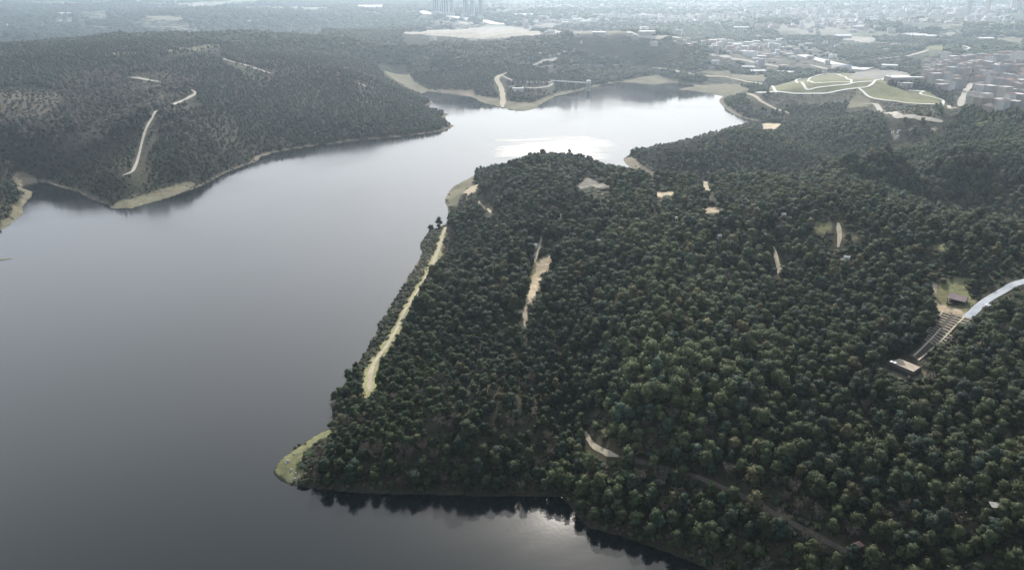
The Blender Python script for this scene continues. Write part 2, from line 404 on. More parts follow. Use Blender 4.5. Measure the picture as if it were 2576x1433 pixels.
# ------------------------------------------------------------------ open ground: (cover, outline)
GRASS, DRY, DIRT, PAVE, FIELD, SAND, HEATH = 1, 2, 3, 4, 5, 6, 7
OPEN = [
 (GRASS, [(690,1190),(700,1160),(740,1130),(790,1098),(832,1072),(838,1088),(800,1110),(768,1132),(760,1160),(768,1188),(752,1216),(720,1212)]),
 (DRY, [(0,581),(33,559),(58,538),(56,518),(83,493),(81,483),(54,469),(40,474),(60,488),(48,506),(30,520),(28,548),(0,556)]),
 (HEATH, [(130,385),(220,325),(340,262),(430,228),(455,232),(410,268),(300,325),(190,385)]),
 (HEATH, [(300,190),(420,180),(470,215),(400,240),(330,250),(280,225)]),
 (HEATH, [(0,225),(90,215),(170,250),(120,300),(40,310),(0,290)]),
 (HEATH, Z4([(0,940),(300,950),(640,945),(900,905),(960,960),(900,1000),(700,1040),(300,1040),(80,1060),(0,1000)])),
 (HEATH, Z4([(960,1045),(1250,1140),(1740,1225),(1700,1110),(1300,1050),(1040,1000)])),
 (DIRT, [(28,438),(60,432),(92,444),(84,460),(54,469),(40,462)]),
 (DRY, [(278,526),(292,508),(330,498),(375,488),(420,470),(484,453),(492,466),(429,496),(353,518),(331,524)]),
 (DRY, [(935,165),(965,160),(1025,164),(1032,182),(1040,205),(1075,222),(1100,228),(1060,236),(1030,222),(1000,206),(972,186)]),
 (DIRT, [(1076,229),(1130,224),(1192,224),(1196,238),(1187,245),(1149,237)]),
 (DRY, [(1187,245),(1200,238),(1222,243),(1262,250),(1300,258),(1340,258),(1372,246),(1405,232),(1440,226),(1432,237),(1394,245),(1352,266),(1346,276),(1316,281),(1250,269)]),
 (DRY, [(1555,207),(1600,196),(1645,189),(1700,204),(1692,208),(1641,214),(1598,209)]),
 (DRY, [(1702,226),(1772,214),(1850,211),(1890,224),(1826,243),(1780,235)]),
 (DIRT, [(1563,400),(1590,394),(1618,416),(1652,444),(1645,454),(1600,432)]),
 (SAND, Z4([(-60,1236),(0,1228),(150,1236),(70,1290),(0,1302),(-60,1300)])),
 (DRY, [(1124,490),(1145,465),(1197,438),(1192,458),(1180,482),(1160,492),(1150,520),(1128,522)]),
 (SAND, [(1166,484),(1186,468),(1208,462),(1198,484),(1180,492)]),
 (PAVE, Z7([(620,432),(770,330),(1000,412),(1010,420),(860,442),(700,455)])),
 (SAND, Z7([(860,470),(1020,460),(1030,470),(880,495)])),
 (SAND, Z7([(1420,485),(1620,475),(1610,505),(1520,530),(1430,520)])),
 (SAND, Z7([(1880,650),(1900,625),(2110,645),(2080,690),(1950,705)])),
 (SAND, [(1350,660),(1378,636),(1395,646),(1382,680),(1368,706),(1348,742),(1328,776),(1322,826),(1314,826),(1312,794),(1300,786),(1318,770),(1325,735),(1332,700)]),
 (GRASS, [(1325,690),(1345,655),(1350,680),(1330,720)]),
 (GRASS, Z8([(430,880),(470,800),(580,765),(650,795),(640,870),(560,900)])),
 (DRY, Z8([(730,880),(860,890),(1000,935),(980,975),(800,965),(735,960)])),
 (GRASS, Z8([(1590,975),(1640,1030),(1720,975),(1810,1030),(1790,1070),(1560,1045)])),
 (GRASS, ZP([(850,240),(1000,190),(1060,150),(1200,140),(1210,280),(1270,360),(1330,430),(1210,560),(1050,500),(900,470),(840,330)])),
 (SAND, ZP([(770,250),(820,190),(880,220),(860,300),(835,380),(860,440),(950,466),(1190,536),(1300,590),(1240,620),(960,540),(890,600),(845,500),(800,300)])),
 (DRY, ZP([(270,1190),(560,1310),(680,1250),(740,1230),(720,1330),(640,1350),(440,1330),(300,1240)])),
 # park
 (GRASS, Z4([(20,870),(280,800),(600,732),(800,728),(1230,755),(1190,850),(1400,900),(1560,905),(1760,1000),(1750,1052),(1400,1038),(1040,990),(900,892),(650,930),(300,942),(0,932)])),
 (DRY, Z4([(900,900),(1030,1000),(1000,1060),(780,1080),(820,1000)])),
 (PAVE, Z4([(810,770),(850,720),(1060,690),(1300,700),(1450,740),(1440,775),(1250,768),(1000,785)])),
 (GRASS, Z4([(1560,470),(1740,440),(1760,500),(1600,540)])),
 (HEATH, Z4([(760,610),(1100,560),(1500,500),(1740,490),(1500,640),(1100,650),(900,645)])),
 (DRY, Z4([(2220,370),(2551,380),(2551,430),(2250,390)])),
 (DRY, Z4([(1460,300),(1700,260),(1980,210),(1960,260),(1700,290),(1500,320)])),
 (FIELD, Z4([(680,380),(800,360),(1050,375),(1120,405),(1000,425),(750,400)])),
 (FIELD, Z2([(1450,325),(1700,300),(2100,285),(2551,262),(2700,290),(2880,345),(2551,372),(2430,385),(2250,395),(2000,372),(1700,352),(1500,342)])),
 (DRY, Z3([(500,300),(900,310),(1150,330),(900,350),(600,345)])),
 (DRY, Z3([(1800,720),(2100,710),(2551,740),(2551,810),(2100,770)])),
 (HEATH, Z3([(2000,420),(2551,415),(2900,560),(3300,680),(2551,700),(2250,600),(2050,480)])),
 (DRY, [(390,128),(470,122),(555,112),(560,117),(470,129),(395,135)]),
 (DRY, Z2([(400,330),(680,330),(700,345),(420,350)])),
 (SAND, [(278,134),(345,134),(345,139),(285,138)]),
 (FIELD, [(150,38),(180,37),(182,42),(150,42)]),(DRY, [(200,30),(270,28),(275,33),(205,34)]),(DRY, [(310,42),(420,40),(500,52),(520,58),(400,50)]),
 (DRY, [(215,52),(280,51),(280,56),(215,57)]),
 (SAND, Z2([(1040,70),(1270,85),(1260,100),(1020,85)])),
]
OPENW = [(k, poly(p)) for k, p in OPEN]

# roads and tracks: (name, width m, material key, outline points)
WAYS = [
 ('track', 2.6, 'dirt', [(1123,570),(1112,600),(1098,640),(1080,680),(1060,715),(1040,750),(1016,785),(1005,815),(985,850),(965,880),(942,912),(931,945),(930,985)], 'grassy dirt track along the peninsula shore', 4.2),
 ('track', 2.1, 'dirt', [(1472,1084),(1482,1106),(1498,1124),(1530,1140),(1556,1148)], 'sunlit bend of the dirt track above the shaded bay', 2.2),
 ('track', 1.7, 'dirt_shade', [(1556,1148),(1600,1158),(1700,1184),(1800,1218),(1950,1292),(2100,1372),(2210,1415)], 'shaded dirt track running on under the trees', -1.0),
 ('track', 2.6, 'dirt', [(1946,620),(1951,640),(1955,660),(1961,678),(1959,698)], 'narrow sandy path on the open pine slope', 2.5),
 ('track', 2.8, 'dirt', [(2108,560),(2111,580),(2112,598),(2108,622)], 'stepped sandy path beside the grassy glade', 2.5),
 ('track', 3.6, 'dirt', [(1770,435),(1775,460),(1797,486)], 'pale dirt track on the hillside across the inlet', 3.0),
 ('track', 1.6, 'dirt', [(1176,495),(1171,515),(1172,542)], 'short dirt track below the sandy point', 3.0),
 ('track', 2.2, 'dirt', [(1203,505),(1236,536)], 'short pale track running through trees by the point', 3.0),
 ('track', 1.6, 'dirt', [(1345,660),(1350,640),(1358,615),(1365,590)], 'narrow track through the pines above the clearing', 2.0),
 ('track', 4.0, 'pale', [(452,217),(478,226),(493,236),(472,248),(440,262),(423,269)], 'pale hairpin track near the top of the far hill', 1),
 ('track', 2.4, 'pale', [(395,279),(383,297),(374,312),(365,332),(357,360),(350,390),(340,420),(331,434),(308,443)], 'pale track descending the far hillside to the lake', 1),
 ('track', 5.0, 'pale', [(560,147),(590,158),(620,166),(682,186)], 'faint pale track across the far wooded hill', 6),
 ('track', 4.0, 'pale', [(885,205),(905,212),(930,222)], 'short pale track on the far wooded hill', 4),
 ('track', 5.0, 'pale', [(328,196),(390,205),(400,207)], 'faint track below the far ridge', 4),
 ('road', 9.0, 'dirt', [(1275,184),(1256,192),(1250,202),(1260,220),(1265,245),(1264,272)], 'broad yellowish dirt road running down to the far shore', 6),
 ('road', 4.0, 'pale', [(1262,190),(1276,198),(1292,204)], 'dirt road branch on the far hill', 3),
 ('road', 4.0, 'pale', [(1280,205),(1330,208),(1380,208),(1394,204)], 'thin pale road across the far hill', 4),
 ('road', 4.0, 'pale', [(1278,220),(1330,222),(1375,219),(1392,210)], 'lower thin pale road across the far hill', 4),
 ('road', 5.0, 'asph', [(1350,170),(1420,168),(1500,166),(1600,168),(1655,172)], 'grey road running along the far hill to the dam', -1.0),
 ('road', 8.0, 'dirt', [(1655,172),(1690,178),(1740,187),(1780,192),(1850,200),(1932,212)], 'tan crest road along the top of the dam', 3),
 ('road', 9.0, 'pale', [(1338,166),(1360,158),(1385,152),(1402,146)], 'pale graded road climbing the far hill', 4),
 ('path', 3.8, 'white', Z4([(-120,925),(0,925),(200,928),(450,935),(650,920),(900,880),(1050,830),(1150,790),(1300,770)]), 'long pale path sweeping across the park lawn', 3),
 ('path', 3.8, 'white', Z4([(1040,815),(860,828),(760,850),(500,875),(360,860),(290,825),(280,803),(330,785)]), 'pale path curving round the park mound', 3),
 ('path', 3.4, 'white', Z4([(830,828),(780,780),(700,745),(600,735),(500,755),(410,790),(420,815),(520,828),(600,825),(820,822)]), 'pale inner loop path on the park lawn', 3),
 ('path', 3.8, 'white', Z4([(905,885),(960,930),(1040,980),(1200,1005),(1400,1030),(1700,1045),(1742,1030),(1740,1003),(1650,975),(1540,950),(1518,928),(1560,912),(1400,904)]), 'pale path looping round the lower park lawn', 3),
 ('path', 3.4, 'white', Z4([(40,860),(62,892),(85,925)]), 'short pale path at the tip of the park', 3),
 ('road', 7.0, 'pale', Z4([(960,1035),(1100,1075),(1250,1130),(1400,1160),(1560,1185),(1740,1220)]), 'tan road below the park lawn', 5),
 ('road', 4.0, 'dirt', Z4([(-210,935),(-100,985),(0,1050),(80,1090),(210,1130)]), 'dirt road on the headland slope', 5),
 ('road', 8.0, 'pale', Z4([(2030,830),(1950,950),(1880,1060)]), 'straight street through the hazy town', 4),
 ('road', 4.0, 'pale', Z4([(1740,1050),(1800,1062),(1880,1075)]), 'thin road linking park and town', 4),
 ('road', 26.0, 'white', Z4([(330,550),(450,582),(560,610),(700,645),(860,682),(1010,690)]), 'broad pale motorway behind the park', 4),
 ('road', 14.0, 'pale', Z4([(-200,620),(0,650),(150,675),(300,700),(560,720)]), 'pale road on the valley floor', 4),
 ('road', 12.0, 'pale', Z4([(420,650),(540,680),(640,700)]), 'pale slip road on the valley floor', 4),
 ('road', 12.0, 'pale', Z4([(0,585),(140,605)]), 'short pale road beside the motorway', 4),
 ('road', 16.0, 'pale', Z3([(1130,315),(1300,365),(1700,385),(2000,395),(2551,405),(2900,420)]), 'long pale road crossing the hazy plain', 6),
 ('road', 16.0, 'pale', Z3([(1980,555),(2200,590),(2400,618),(2620,655)]), 'pale road through the industrial area', 6),
 ('road', 40.0, 'white', Z2([(1630,115),(1760,140),(1900,165),(2200,207),(2460,247)]), 'white motorway crossing the hazy plain', 6),
 ('road', 18.0, 'pale', Z2([(1900,180),(2000,212),(2110,242)]), 'pale slip road below the white motorway', 6),
 ('road', 7.0, 'pale', Z4([(1700,535),(1850,515),(2000,490),(1980,470),(1920,455)]), 'pale road curving up the hazy hill', 5),
 ('road', 10.0, 'pale', Z4([(1100,590),(1400,560),(1600,500)]), 'faint road along the hazy green hill', 5),
 ('road', 4.4, 'blue', ZP([(1215,610),(1290,545),(1360,475),(1480,385),(1620,305),(1750,228),(1900,180),(2100,110)]), 'blue grey paved road entering beside the pavilion', .8),
]
def smooth_line(P, n=4):
    """Catmull-Rom"""
    P = [np.array(p) for p in P]
    Q = [2 * P[0] - P[1]] + P + [2 * P[-1] - P[-2]]
    out = []
    for i in range(1, len(Q) - 2):
        for k in range(n):
            t = k / n
            a, b, c, d = Q[i - 1], Q[i], Q[i + 1], Q[i + 2]
            out.append(.5 * (2 * b + (c - a) * t + (2 * a - 5 * b + 4 * c - d) * t * t + (3 * b - a - 3 * c + d) * t ** 3))
    out.append(P[-1])
    return np.array(out)
WAYW = []
for nm, w, mk, pts, lb, clr in WAYS:
    a = np.array(pts, float)
    h3 = hit(a[:, 0], a[:, 1])[:, :2]
    WAYW.append((nm, w, mk, smooth_line(h3, 5), lb, clr))

# area round the terraced stairs kept free of trees
STAIR_CLEAR = poly(ZP([(890,590),(960,530),(1290,600),(1280,680),(1150,700),(1100,860),(960,900),(720,1110),(770,1200),(740,1320),(560,1350),(270,1210),(270,1090),(480,1060),(740,830),(690,780),(820,690)]))
BANKSTRIP = poly([(1122,570),(1100,577),(1076,588),(1062,606),(1060,640),(1042,680),(1012,725),(987,770),(952,830),(922,880),(892,925),(905,940),(930,930),(942,912),(965,880),(985,850),(1005,815),(1016,785),(1040,750),(1060,715),(1080,680),(1098,640),(1112,600)])
# little white cabins glimpsed between the trees, each on its own small bare plot
CABINS = [(1346,622),(1341,642),(1407,547),(1505,611),(1702,555),(1808,600),(1970,546),(2129,655),(2222,627),(2480,385),(2442,366)] + Z4([(1300,1320),(1238,1332),(1285,1375),(1445,1306),(1640,1310)])
CABINW = []
for i, (a_, b_) in enumerate(CABINS):
    c_ = hit1(a_, b_)
    CABINW.append(c_)
    OPENW.append((SAND, np.array([(c_[0] + math.cos(t) * 3.2, c_[1] + math.sin(t) * 3.2) for t in np.linspace(0, 6.0, 8)])))

# ------------------------------------------------------------------ materials
def ground_material():
    m, n, l, b = new_mat('ground_cover')
    at = n.new('ShaderNodeAttribute'); at.attribute_name = 'cover'
    geo = n.new('ShaderNodeNewGeometry')
    n1 = n.new('ShaderNodeTexNoise'); n1.inputs['Scale'].default_value = .35; n1.inputs['Detail'].default_value = 7; n1.inputs['Roughness'].default_value = .7
    n2 = n.new('ShaderNodeTexNoise'); n2.inputs['Scale'].default_value = .035; n2.inputs['Detail'].default_value = 5
    for q in (n1, n2): l.new(geo.outputs['Position'], q.inputs['Vector'])
    mr = n.new('ShaderNodeMapRange'); mr.inputs['From Min'].default_value = .3; mr.inputs['From Max'].default_value = .7
    mr.inputs['To Min'].default_value = .55; mr.inputs['To Max'].default_value = 1.4
    mr2 = n.new('ShaderNodeMapRange'); mr2.inputs['From Min'].default_value = .3; mr2.inputs['From Max'].default_value = .7
    mr2.inputs['To Min'].default_value = .75; mr2.inputs['To Max'].default_value = 1.25
    l.new(n1.outputs['Fac'], mr.inputs['Value']); l.new(n2.outputs['Fac'], mr2.inputs['Value'])
    mu = n.new('ShaderNodeMath'); mu.operation = 'MULTIPLY'
    l.new(mr.outputs[0], mu.inputs[0]); l.new(mr2.outputs[0], mu.inputs[1])
    vm = n.new('ShaderNodeVectorMath'); vm.operation = 'SCALE'
    l.new(at.outputs['Color'], vm.inputs[0]); l.new(mu.outputs[0], vm.inputs['Scale'])
    l.new(vm.outputs[0], b.inputs['Base Color'])
    b.inputs['Roughness'].default_value = .95; b.inputs['Specular IOR Level'].default_value = .1
    bp = n.new('ShaderNodeBump'); bp.inputs['Strength'].default_value = .6; bp.inputs['Distance'].default_value = .5
    l.new(n1.outputs['Fac'], bp.inputs['Height']); l.new(bp.outputs[0], b.inputs['Normal'])
    return m

def foliage_material(name, trans=.25):
    m, n, l, b = new_mat(name)
    at = n.new('ShaderNodeAttribute'); at.attribute_type = 'INSTANCER'; at.attribute_name = 'tint'
    geo = n.new('ShaderNodeNewGeometry')
    ns = n.new('ShaderNodeTexNoise'); ns.inputs['Scale'].default_value = .9; ns.inputs['Detail'].default_value = 3
    l.new(geo.outputs['Position'], ns.inputs['Vector'])
    mr = n.new('ShaderNodeMapRange'); mr.inputs['From Min'].default_value = .3; mr.inputs['From Max'].default_value = .7
    mr.inputs['To Min'].default_value = .6; mr.inputs['To Max'].default_value = 1.4
    l.new(ns.outputs['Fac'], mr.inputs['Value'])
    vm = n.new('ShaderNodeVectorMath'); vm.operation = 'SCALE'
    l.new(at.outputs['Color'], vm.inputs[0]); l.new(mr.outputs[0], vm.inputs['Scale'])
    b.inputs['Roughness'].default_value = .75; b.inputs['Specular IOR Level'].default_value = .2
    l.new(vm.outputs[0], b.inputs['Base Color'])
    tr = n.new('ShaderNodeBsdfTranslucent'); l.new(vm.outputs[0], tr.inputs['Color'])
    mx = n.new('ShaderNodeMixShader'); mx.inputs[0].default_value = trans
    l.new(b.outputs[0], mx.inputs[1]); l.new(tr.outputs[0], mx.inputs[2])
    l.new(mx.outputs[0], n['Material Output'].inputs['Surface'])
    return m

def water_material(patches):
    m, n, l, b = new_mat('lake_water')
    b.inputs['Base Color'].default_value = (.007, .010, .011, 1)
    b.inputs['IOR'].default_value = 1.333
    geo = n.new('ShaderNodeNewGeometry')
    # wind-ruffled patch in the open middle of the lake, streaked across the wind
    (px_, py_), (rx, ry) = patches
    sep = n.new('ShaderNodeVectorMath'); sep.operation = 'SUBTRACT'; sep.inputs[1].default_value = (px_, py_, 0)
    l.new(geo.outputs['Position'], sep.inputs[0])
    dv = n.new('ShaderNodeVectorMath'); dv.operation = 'DIVIDE'; dv.inputs[1].default_value = (rx, ry, 1)
    l.new(sep.outputs[0], dv.inputs[0])
    ln = n.new('ShaderNodeVectorMath'); ln.operation = 'LENGTH'; l.new(dv.outputs[0], ln.inputs[0])
    st = n.new('ShaderNodeMapping'); st.inputs['Scale'].default_value = (.012, .045, 1)
    l.new(geo.outputs['Position'], st.inputs['Vector'])
    ns = n.new('ShaderNodeTexNoise'); ns.inputs['Scale'].default_value = 1; ns.inputs['Detail'].default_value = 5; ns.inputs['Distortion'].default_value = .6
    l.new(st.outputs[0], ns.inputs['Vector'])
    ad = n.new('ShaderNodeMath'); ad.operation = 'MULTIPLY_ADD'; ad.inputs[1].default_value = 1.6; ad.inputs[2].default_value = -.8
    l.new(ns.outputs['Fac'], ad.inputs[0])
    sb = n.new('ShaderNodeMath'); sb.operation = 'ADD'; l.new(ln.outputs['Value'], sb.inputs[0]); l.new(ad.outputs[0], sb.inputs[1])
    mk = n.new('ShaderNodeMapRange'); mk.interpolation_type = 'SMOOTHSTEP'
    mk.inputs['From Min'].default_value = 1.0; mk.inputs['From Max'].default_value = .35; mk.inputs['To Min'].default_value = 0; mk.inputs['To Max'].default_value = 1
    l.new(sb.outputs[0], mk.inputs['Value'])
    wv = n.new('ShaderNodeTexNoise'); wv.inputs['Scale'].default_value = .0045; wv.inputs['Detail'].default_value = 4; wv.inputs['Distortion'].default_value = 1.2
    l.new(geo.outputs['Position'], wv.inputs['Vector'])
    wr = n.new('ShaderNodeMapRange'); wr.inputs['From Min'].default_value = .35; wr.inputs['From Max'].default_value = .7; wr.inputs['To Min'].default_value = .05; wr.inputs['To Max'].default_value = .17
    l.new(wv.outputs['Fac'], wr.inputs['Value'])
    rg = n.new('ShaderNodeMapRange'); l.new(wr.outputs[0], rg.inputs['To Min']); rg.inputs['To Min'].default_value = .10; rg.inputs['To Max'].default_value = .38
    l.new(mk.outputs[0], rg.inputs['Value']); l.new(rg.outputs[0], b.inputs['Roughness'])
    # faint ripples
    r1 = n.new('ShaderNodeTexNoise'); r1.inputs['Scale'].default_value = .55; r1.inputs['Detail'].default_value = 3
    l.new(geo.outputs['Position'], r1.inputs['Vector'])
    bp = n.new('ShaderNodeBump'); bp.inputs['Strength'].default_value = .03; bp.inputs['Distance'].default_value = .3
    l.new(r1.outputs['Fac'], bp.inputs['Height']); l.new(bp.outputs[0], b.inputs['Normal'])
    return m

M = {}
M['ground'] = ground_material()
M['needles'] = foliage_material('pine_needles', .34)
M['twigs'] = foliage_material('bare_twigs', .10)
M['bark'] = noise_mat('bark', (.06, .045, .035), (.13, .10, .08), 6, bump=.4)
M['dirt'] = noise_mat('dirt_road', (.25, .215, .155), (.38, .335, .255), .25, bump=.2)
M['dirt_shade'] = noise_mat('dirt_road_shaded', (.07, .06, .05), (.13, .11, .09), .4, bump=.3)  # track dirt again, with the tree shade put into its colour
M['pale'] = noise_mat('pale_road', (.25, .235, .20), (.37, .345, .30), .12)
M['white'] = noise_mat('concrete_path', (.46, .45, .42), (.60, .58, .55), .1)
M['asph'] = noise_mat('asphalt', (.16, .16, .17), (.24, .24, .25), .15)
M['blue'] = noise_mat('blue_grey_paving', (.20, .23, .27), (.40, .415, .43), .12)
M['roof_white'] = noise_mat('white_sheet_roof', (.42, .43, .44), (.56, .56, .56), .2, rough=.8, spec=.2)
M['roof_grey'] = noise_mat('grey_sheet_roof', (.30, .31, .33), (.42, .43, .45), .2, rough=.5, spec=.5)
M['wall_pale'] = col_from_random('pale_render', [(.62, .60, .56), (.50, .47, .43), (.66, .64, .62), (.45, .38, .34), (.58, .52, .46)])
M['roof_town'] = col_from_random('town_roof', [(.36, .15, .10), (.42, .22, .15), (.50, .48, .46), (.34, .30, .28), (.60, .58, .56)])
WALLC = {'cream': (.42, .39, .34), 'white': (.55, .54, .53), 'grey': (.30, .30, .30), 'tan': (.32, .28, .25), 'pinkish': (.36, .31, .29)}
ROOFC = {'red': (.22, .13, .105), 'brown': (.17, .15, .135), 'grey': (.33, .32, .31), 'pale': (.52, .50, .48)}
for k_, c_ in WALLC.items(): M['w_' + k_] = noise_mat(k_ + '_render', tuple(v * .8 for v in c_), c_, .15)
for k_, c_ in ROOFC.items(): M['r_' + k_] = noise_mat(k_ + '_roofing', tuple(v * .75 for v in c_), c_, .3)
M['roof_tile'] = noise_mat('weathered_tile_roof', (.20, .15, .145), (.30, .245, .24), 1.2, bump=.4)
M['wood'] = noise_mat('dark_timber', (.05, .035, .028), (.10, .07, .05), 3)
M['stone'] = noise_mat('pale_stone', (.34, .30, .225), (.46, .41, .32), 1.1, bump=.2)
M['deck'] = noise_mat('worn_deck_paving', (.24, .205, .16), (.36, .315, .25), .5, bump=.2)
M['soil'] = noise_mat('planting_soil', (.045, .04, .034), (.10, .085, .07), 1.0, bump=.5)
M['wall_dark'] = noise_mat('retaining_wall', (.045, .042, .04), (.085, .078, .07), .8, bump=.3)
M['rock'] = noise_mat('shore_rock', (.26, .25, .23), (.45, .43, .40), .9, bump=.5)
M['tower_wall'] = noise_mat('tower_cladding', (.26, .29, .34), (.36, .38, .42), .05, rough=.5, spec=.5)
M['concrete'] = noise_mat('grey_concrete', (.30, .30, .29), (.42, .41, .39), .4)
M['window'] = noise_mat('dark_glass', (.03, .04, .05), (.06, .07, .08), .2, rough=.15, spec=.6)
M['white_paint'] = noise_mat('white_paint', (.72, .72, .72), (.82, .82, .82), 2, rough=.4, spec=.4)
M['red_paint'] = noise_mat('faded_red_roof', (.20, .11, .10), (.27, .16, .14), 2)

# ------------------------------------------------------------------ setting: terrain, water, haze
COVER = {GRASS: (.140, .142, .072), DRY: (.128, .12, .08), DIRT: (.16, .135, .10), PAVE: (.19, .18, .16), FIELD: (.27, .25, .215), SAND: (.36, .30, .215), HEATH: (.085, .075, .055)}
def build_terrain():
    col = np.zeros((gx.size, 3))
    nz = fbm(gx, gy, 45, 77, 3)
    col[:] = np.array((.034, .038, .022)) * (1 - nz[:, None]) + np.array((.055, .046, .032)) * nz[:, None]
    # distant plain: patchwork of scrub, fields and built ground
    farmask = np.clip((gr - 1900) / 700, 0, 1)
    pn = fbm(gx, gy * .8, 260, 51, 4)
    patch = np.where((pn > .56)[:, None], np.array((.17, .165, .14)), np.where((pn > .47)[:, None], np.array((.09, .10, .065)), np.array((.045, .055, .038))))
    col = col * (1 - farmask[:, None]) + patch * farmask[:, None]
    # margin bared by the falling water level
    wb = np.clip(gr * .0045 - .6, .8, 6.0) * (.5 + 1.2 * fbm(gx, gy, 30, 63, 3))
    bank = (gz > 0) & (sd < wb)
    col[bank] = np.where((gr[bank] < 330)[:, None], (.035, .032, .026), (.15, .132, .10))  # strip by the near bay: tree shade put into the soil colour
    jx = gx + (fbm(gx, gy, 9, 91, 2) - .5) * np.clip(gr * .008, 1, 10)
    jy = gy + (fbm(gx, gy, 9, 95, 2) - .5) * np.clip(gr * .008, 1, 10)
    for k, P in OPENW:
        i_ = inside(P, jx, jy) & (sd > -1)
        tv = fbm(gx[i_], gy[i_], 12, 313, 3)[:, None]
        col[i_] = np.array(COVER[k]) * (1.25 - .5 * tv) + np.array((.03, .012, .0)) * (tv - .5)
    # grass verge beside the shore track
    tr = WAYW[0][3]
    dv = np.full(gx.size, 99.0); nb = gr < 800
    dv[nb] = seg_dist(tr[:-1], tr[1:], jx[nb], jy[nb], 99.0)
    col[dv < 4.6] = (.24, .235, .12)
    verts = np.stack([gx, gy, gz], 1)
    idx = np.arange(NR * NA).reshape(NR, NA)
    f = np.stack([idx[:-1, :-1], idx[1:, :-1], idx[1:, 1:], idx[:-1, 1:]], -1).reshape(-1, 4)
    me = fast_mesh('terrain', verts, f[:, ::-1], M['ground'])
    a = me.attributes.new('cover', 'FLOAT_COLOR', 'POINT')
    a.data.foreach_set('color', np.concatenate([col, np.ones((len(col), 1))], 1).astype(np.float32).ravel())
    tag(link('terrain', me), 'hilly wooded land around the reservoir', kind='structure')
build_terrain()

pc = on_level(1375, 378)
wm = MB().add([(-4000, -2500, 0), (3000, -2500, 0), (3000, 2300, 0), (-4000, 2300, 0)], [(0, 1, 2, 3)])
tag(wm.build('water', water_material(((pc[0], pc[1]), (95, 105)))), 'calm grey reservoir water', kind='structure')

hzm = bpy.data.materials.new('haze_air'); hzm.use_nodes = True
hn = hzm.node_tree.nodes
for q in list(hn): hn.remove(q)
ho = hn.new('ShaderNodeOutputMaterial'); hv = hn.new('ShaderNodeVolumePrincipled')
hv.inputs['Color'].default_value = (.68, .84, 1.0, 1)
hv.inputs['Density'].default_value = 1.38e-4
hv.inputs['Anisotropy'].default_value = .74
hzm.node_tree.links.new(hv.outputs[0], ho.inputs['Volume'])
HB = 15600
tag(MB().box(-HB, HB, -3000, HB, -8, 216).build('haze', hzm), 'pale winter haze filling the air over the valley', kind='stuff')

# ------------------------------------------------------------------ roads and paths draped on the ground
def ribbon(P, w, lift, worn=True):
    d = np.gradient(P, axis=0); d /= np.maximum(np.linalg.norm(d, axis=1), 1e-6)[:, None]
    nrm = np.stack([-d[:, 1], d[:, 0]], 1)
    ends = np.minimum(np.arange(len(P)), np.arange(len(P))[::-1]) * np.linalg.norm(P[1] - P[0])
    taper = np.clip(.35 + .65 * ends / (2.5 * w), 0, 1)
    if not worn: wj = np.full((len(P), 1), w)
    else: wj = w * (taper * (.62 + .76 * fbm(P[:, 0], P[:, 1], max(5.0, 1.6 * w), 5, 3)))[:, None]
    cols = []
    for s in (-.5, -.17, .17, .5):
        q = P + nrm * wj * s
        cols.append(np.column_stack([q, np.maximum(H(q[:, 0], q[:, 1]), .1) + lift]))
    V = np.stack(cols, 1); n = len(P)
    idx = np.arange(n * 4).reshape(n, 4)
    f = np.stack([idx[:-1, :-1], idx[:-1, 1:], idx[1:, 1:], idx[1:, :-1]], -1).reshape(-1, 4)
    return V.reshape(-1, 3), f
def resample(P, step):
    s = np.concatenate([[0], np.cumsum(np.linalg.norm(np.diff(P, axis=0), axis=1))])
    k = max(2, int(s[-1] / step) + 1)
    t = np.linspace(0, s[-1], k)
    return np.column_stack([np.interp(t, s, P[:, 0]), np.interp(t, s, P[:, 1])])
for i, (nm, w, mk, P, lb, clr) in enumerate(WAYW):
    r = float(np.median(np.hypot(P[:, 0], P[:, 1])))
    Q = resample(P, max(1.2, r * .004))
    V, f = ribbon(Q, w, .12 + i * .004 if r < 800 else .35 + r * .0003, mk in ('dirt', 'dirt_shade', 'pale'))
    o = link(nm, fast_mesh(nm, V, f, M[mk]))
    tag(o, lb, kind='structure')

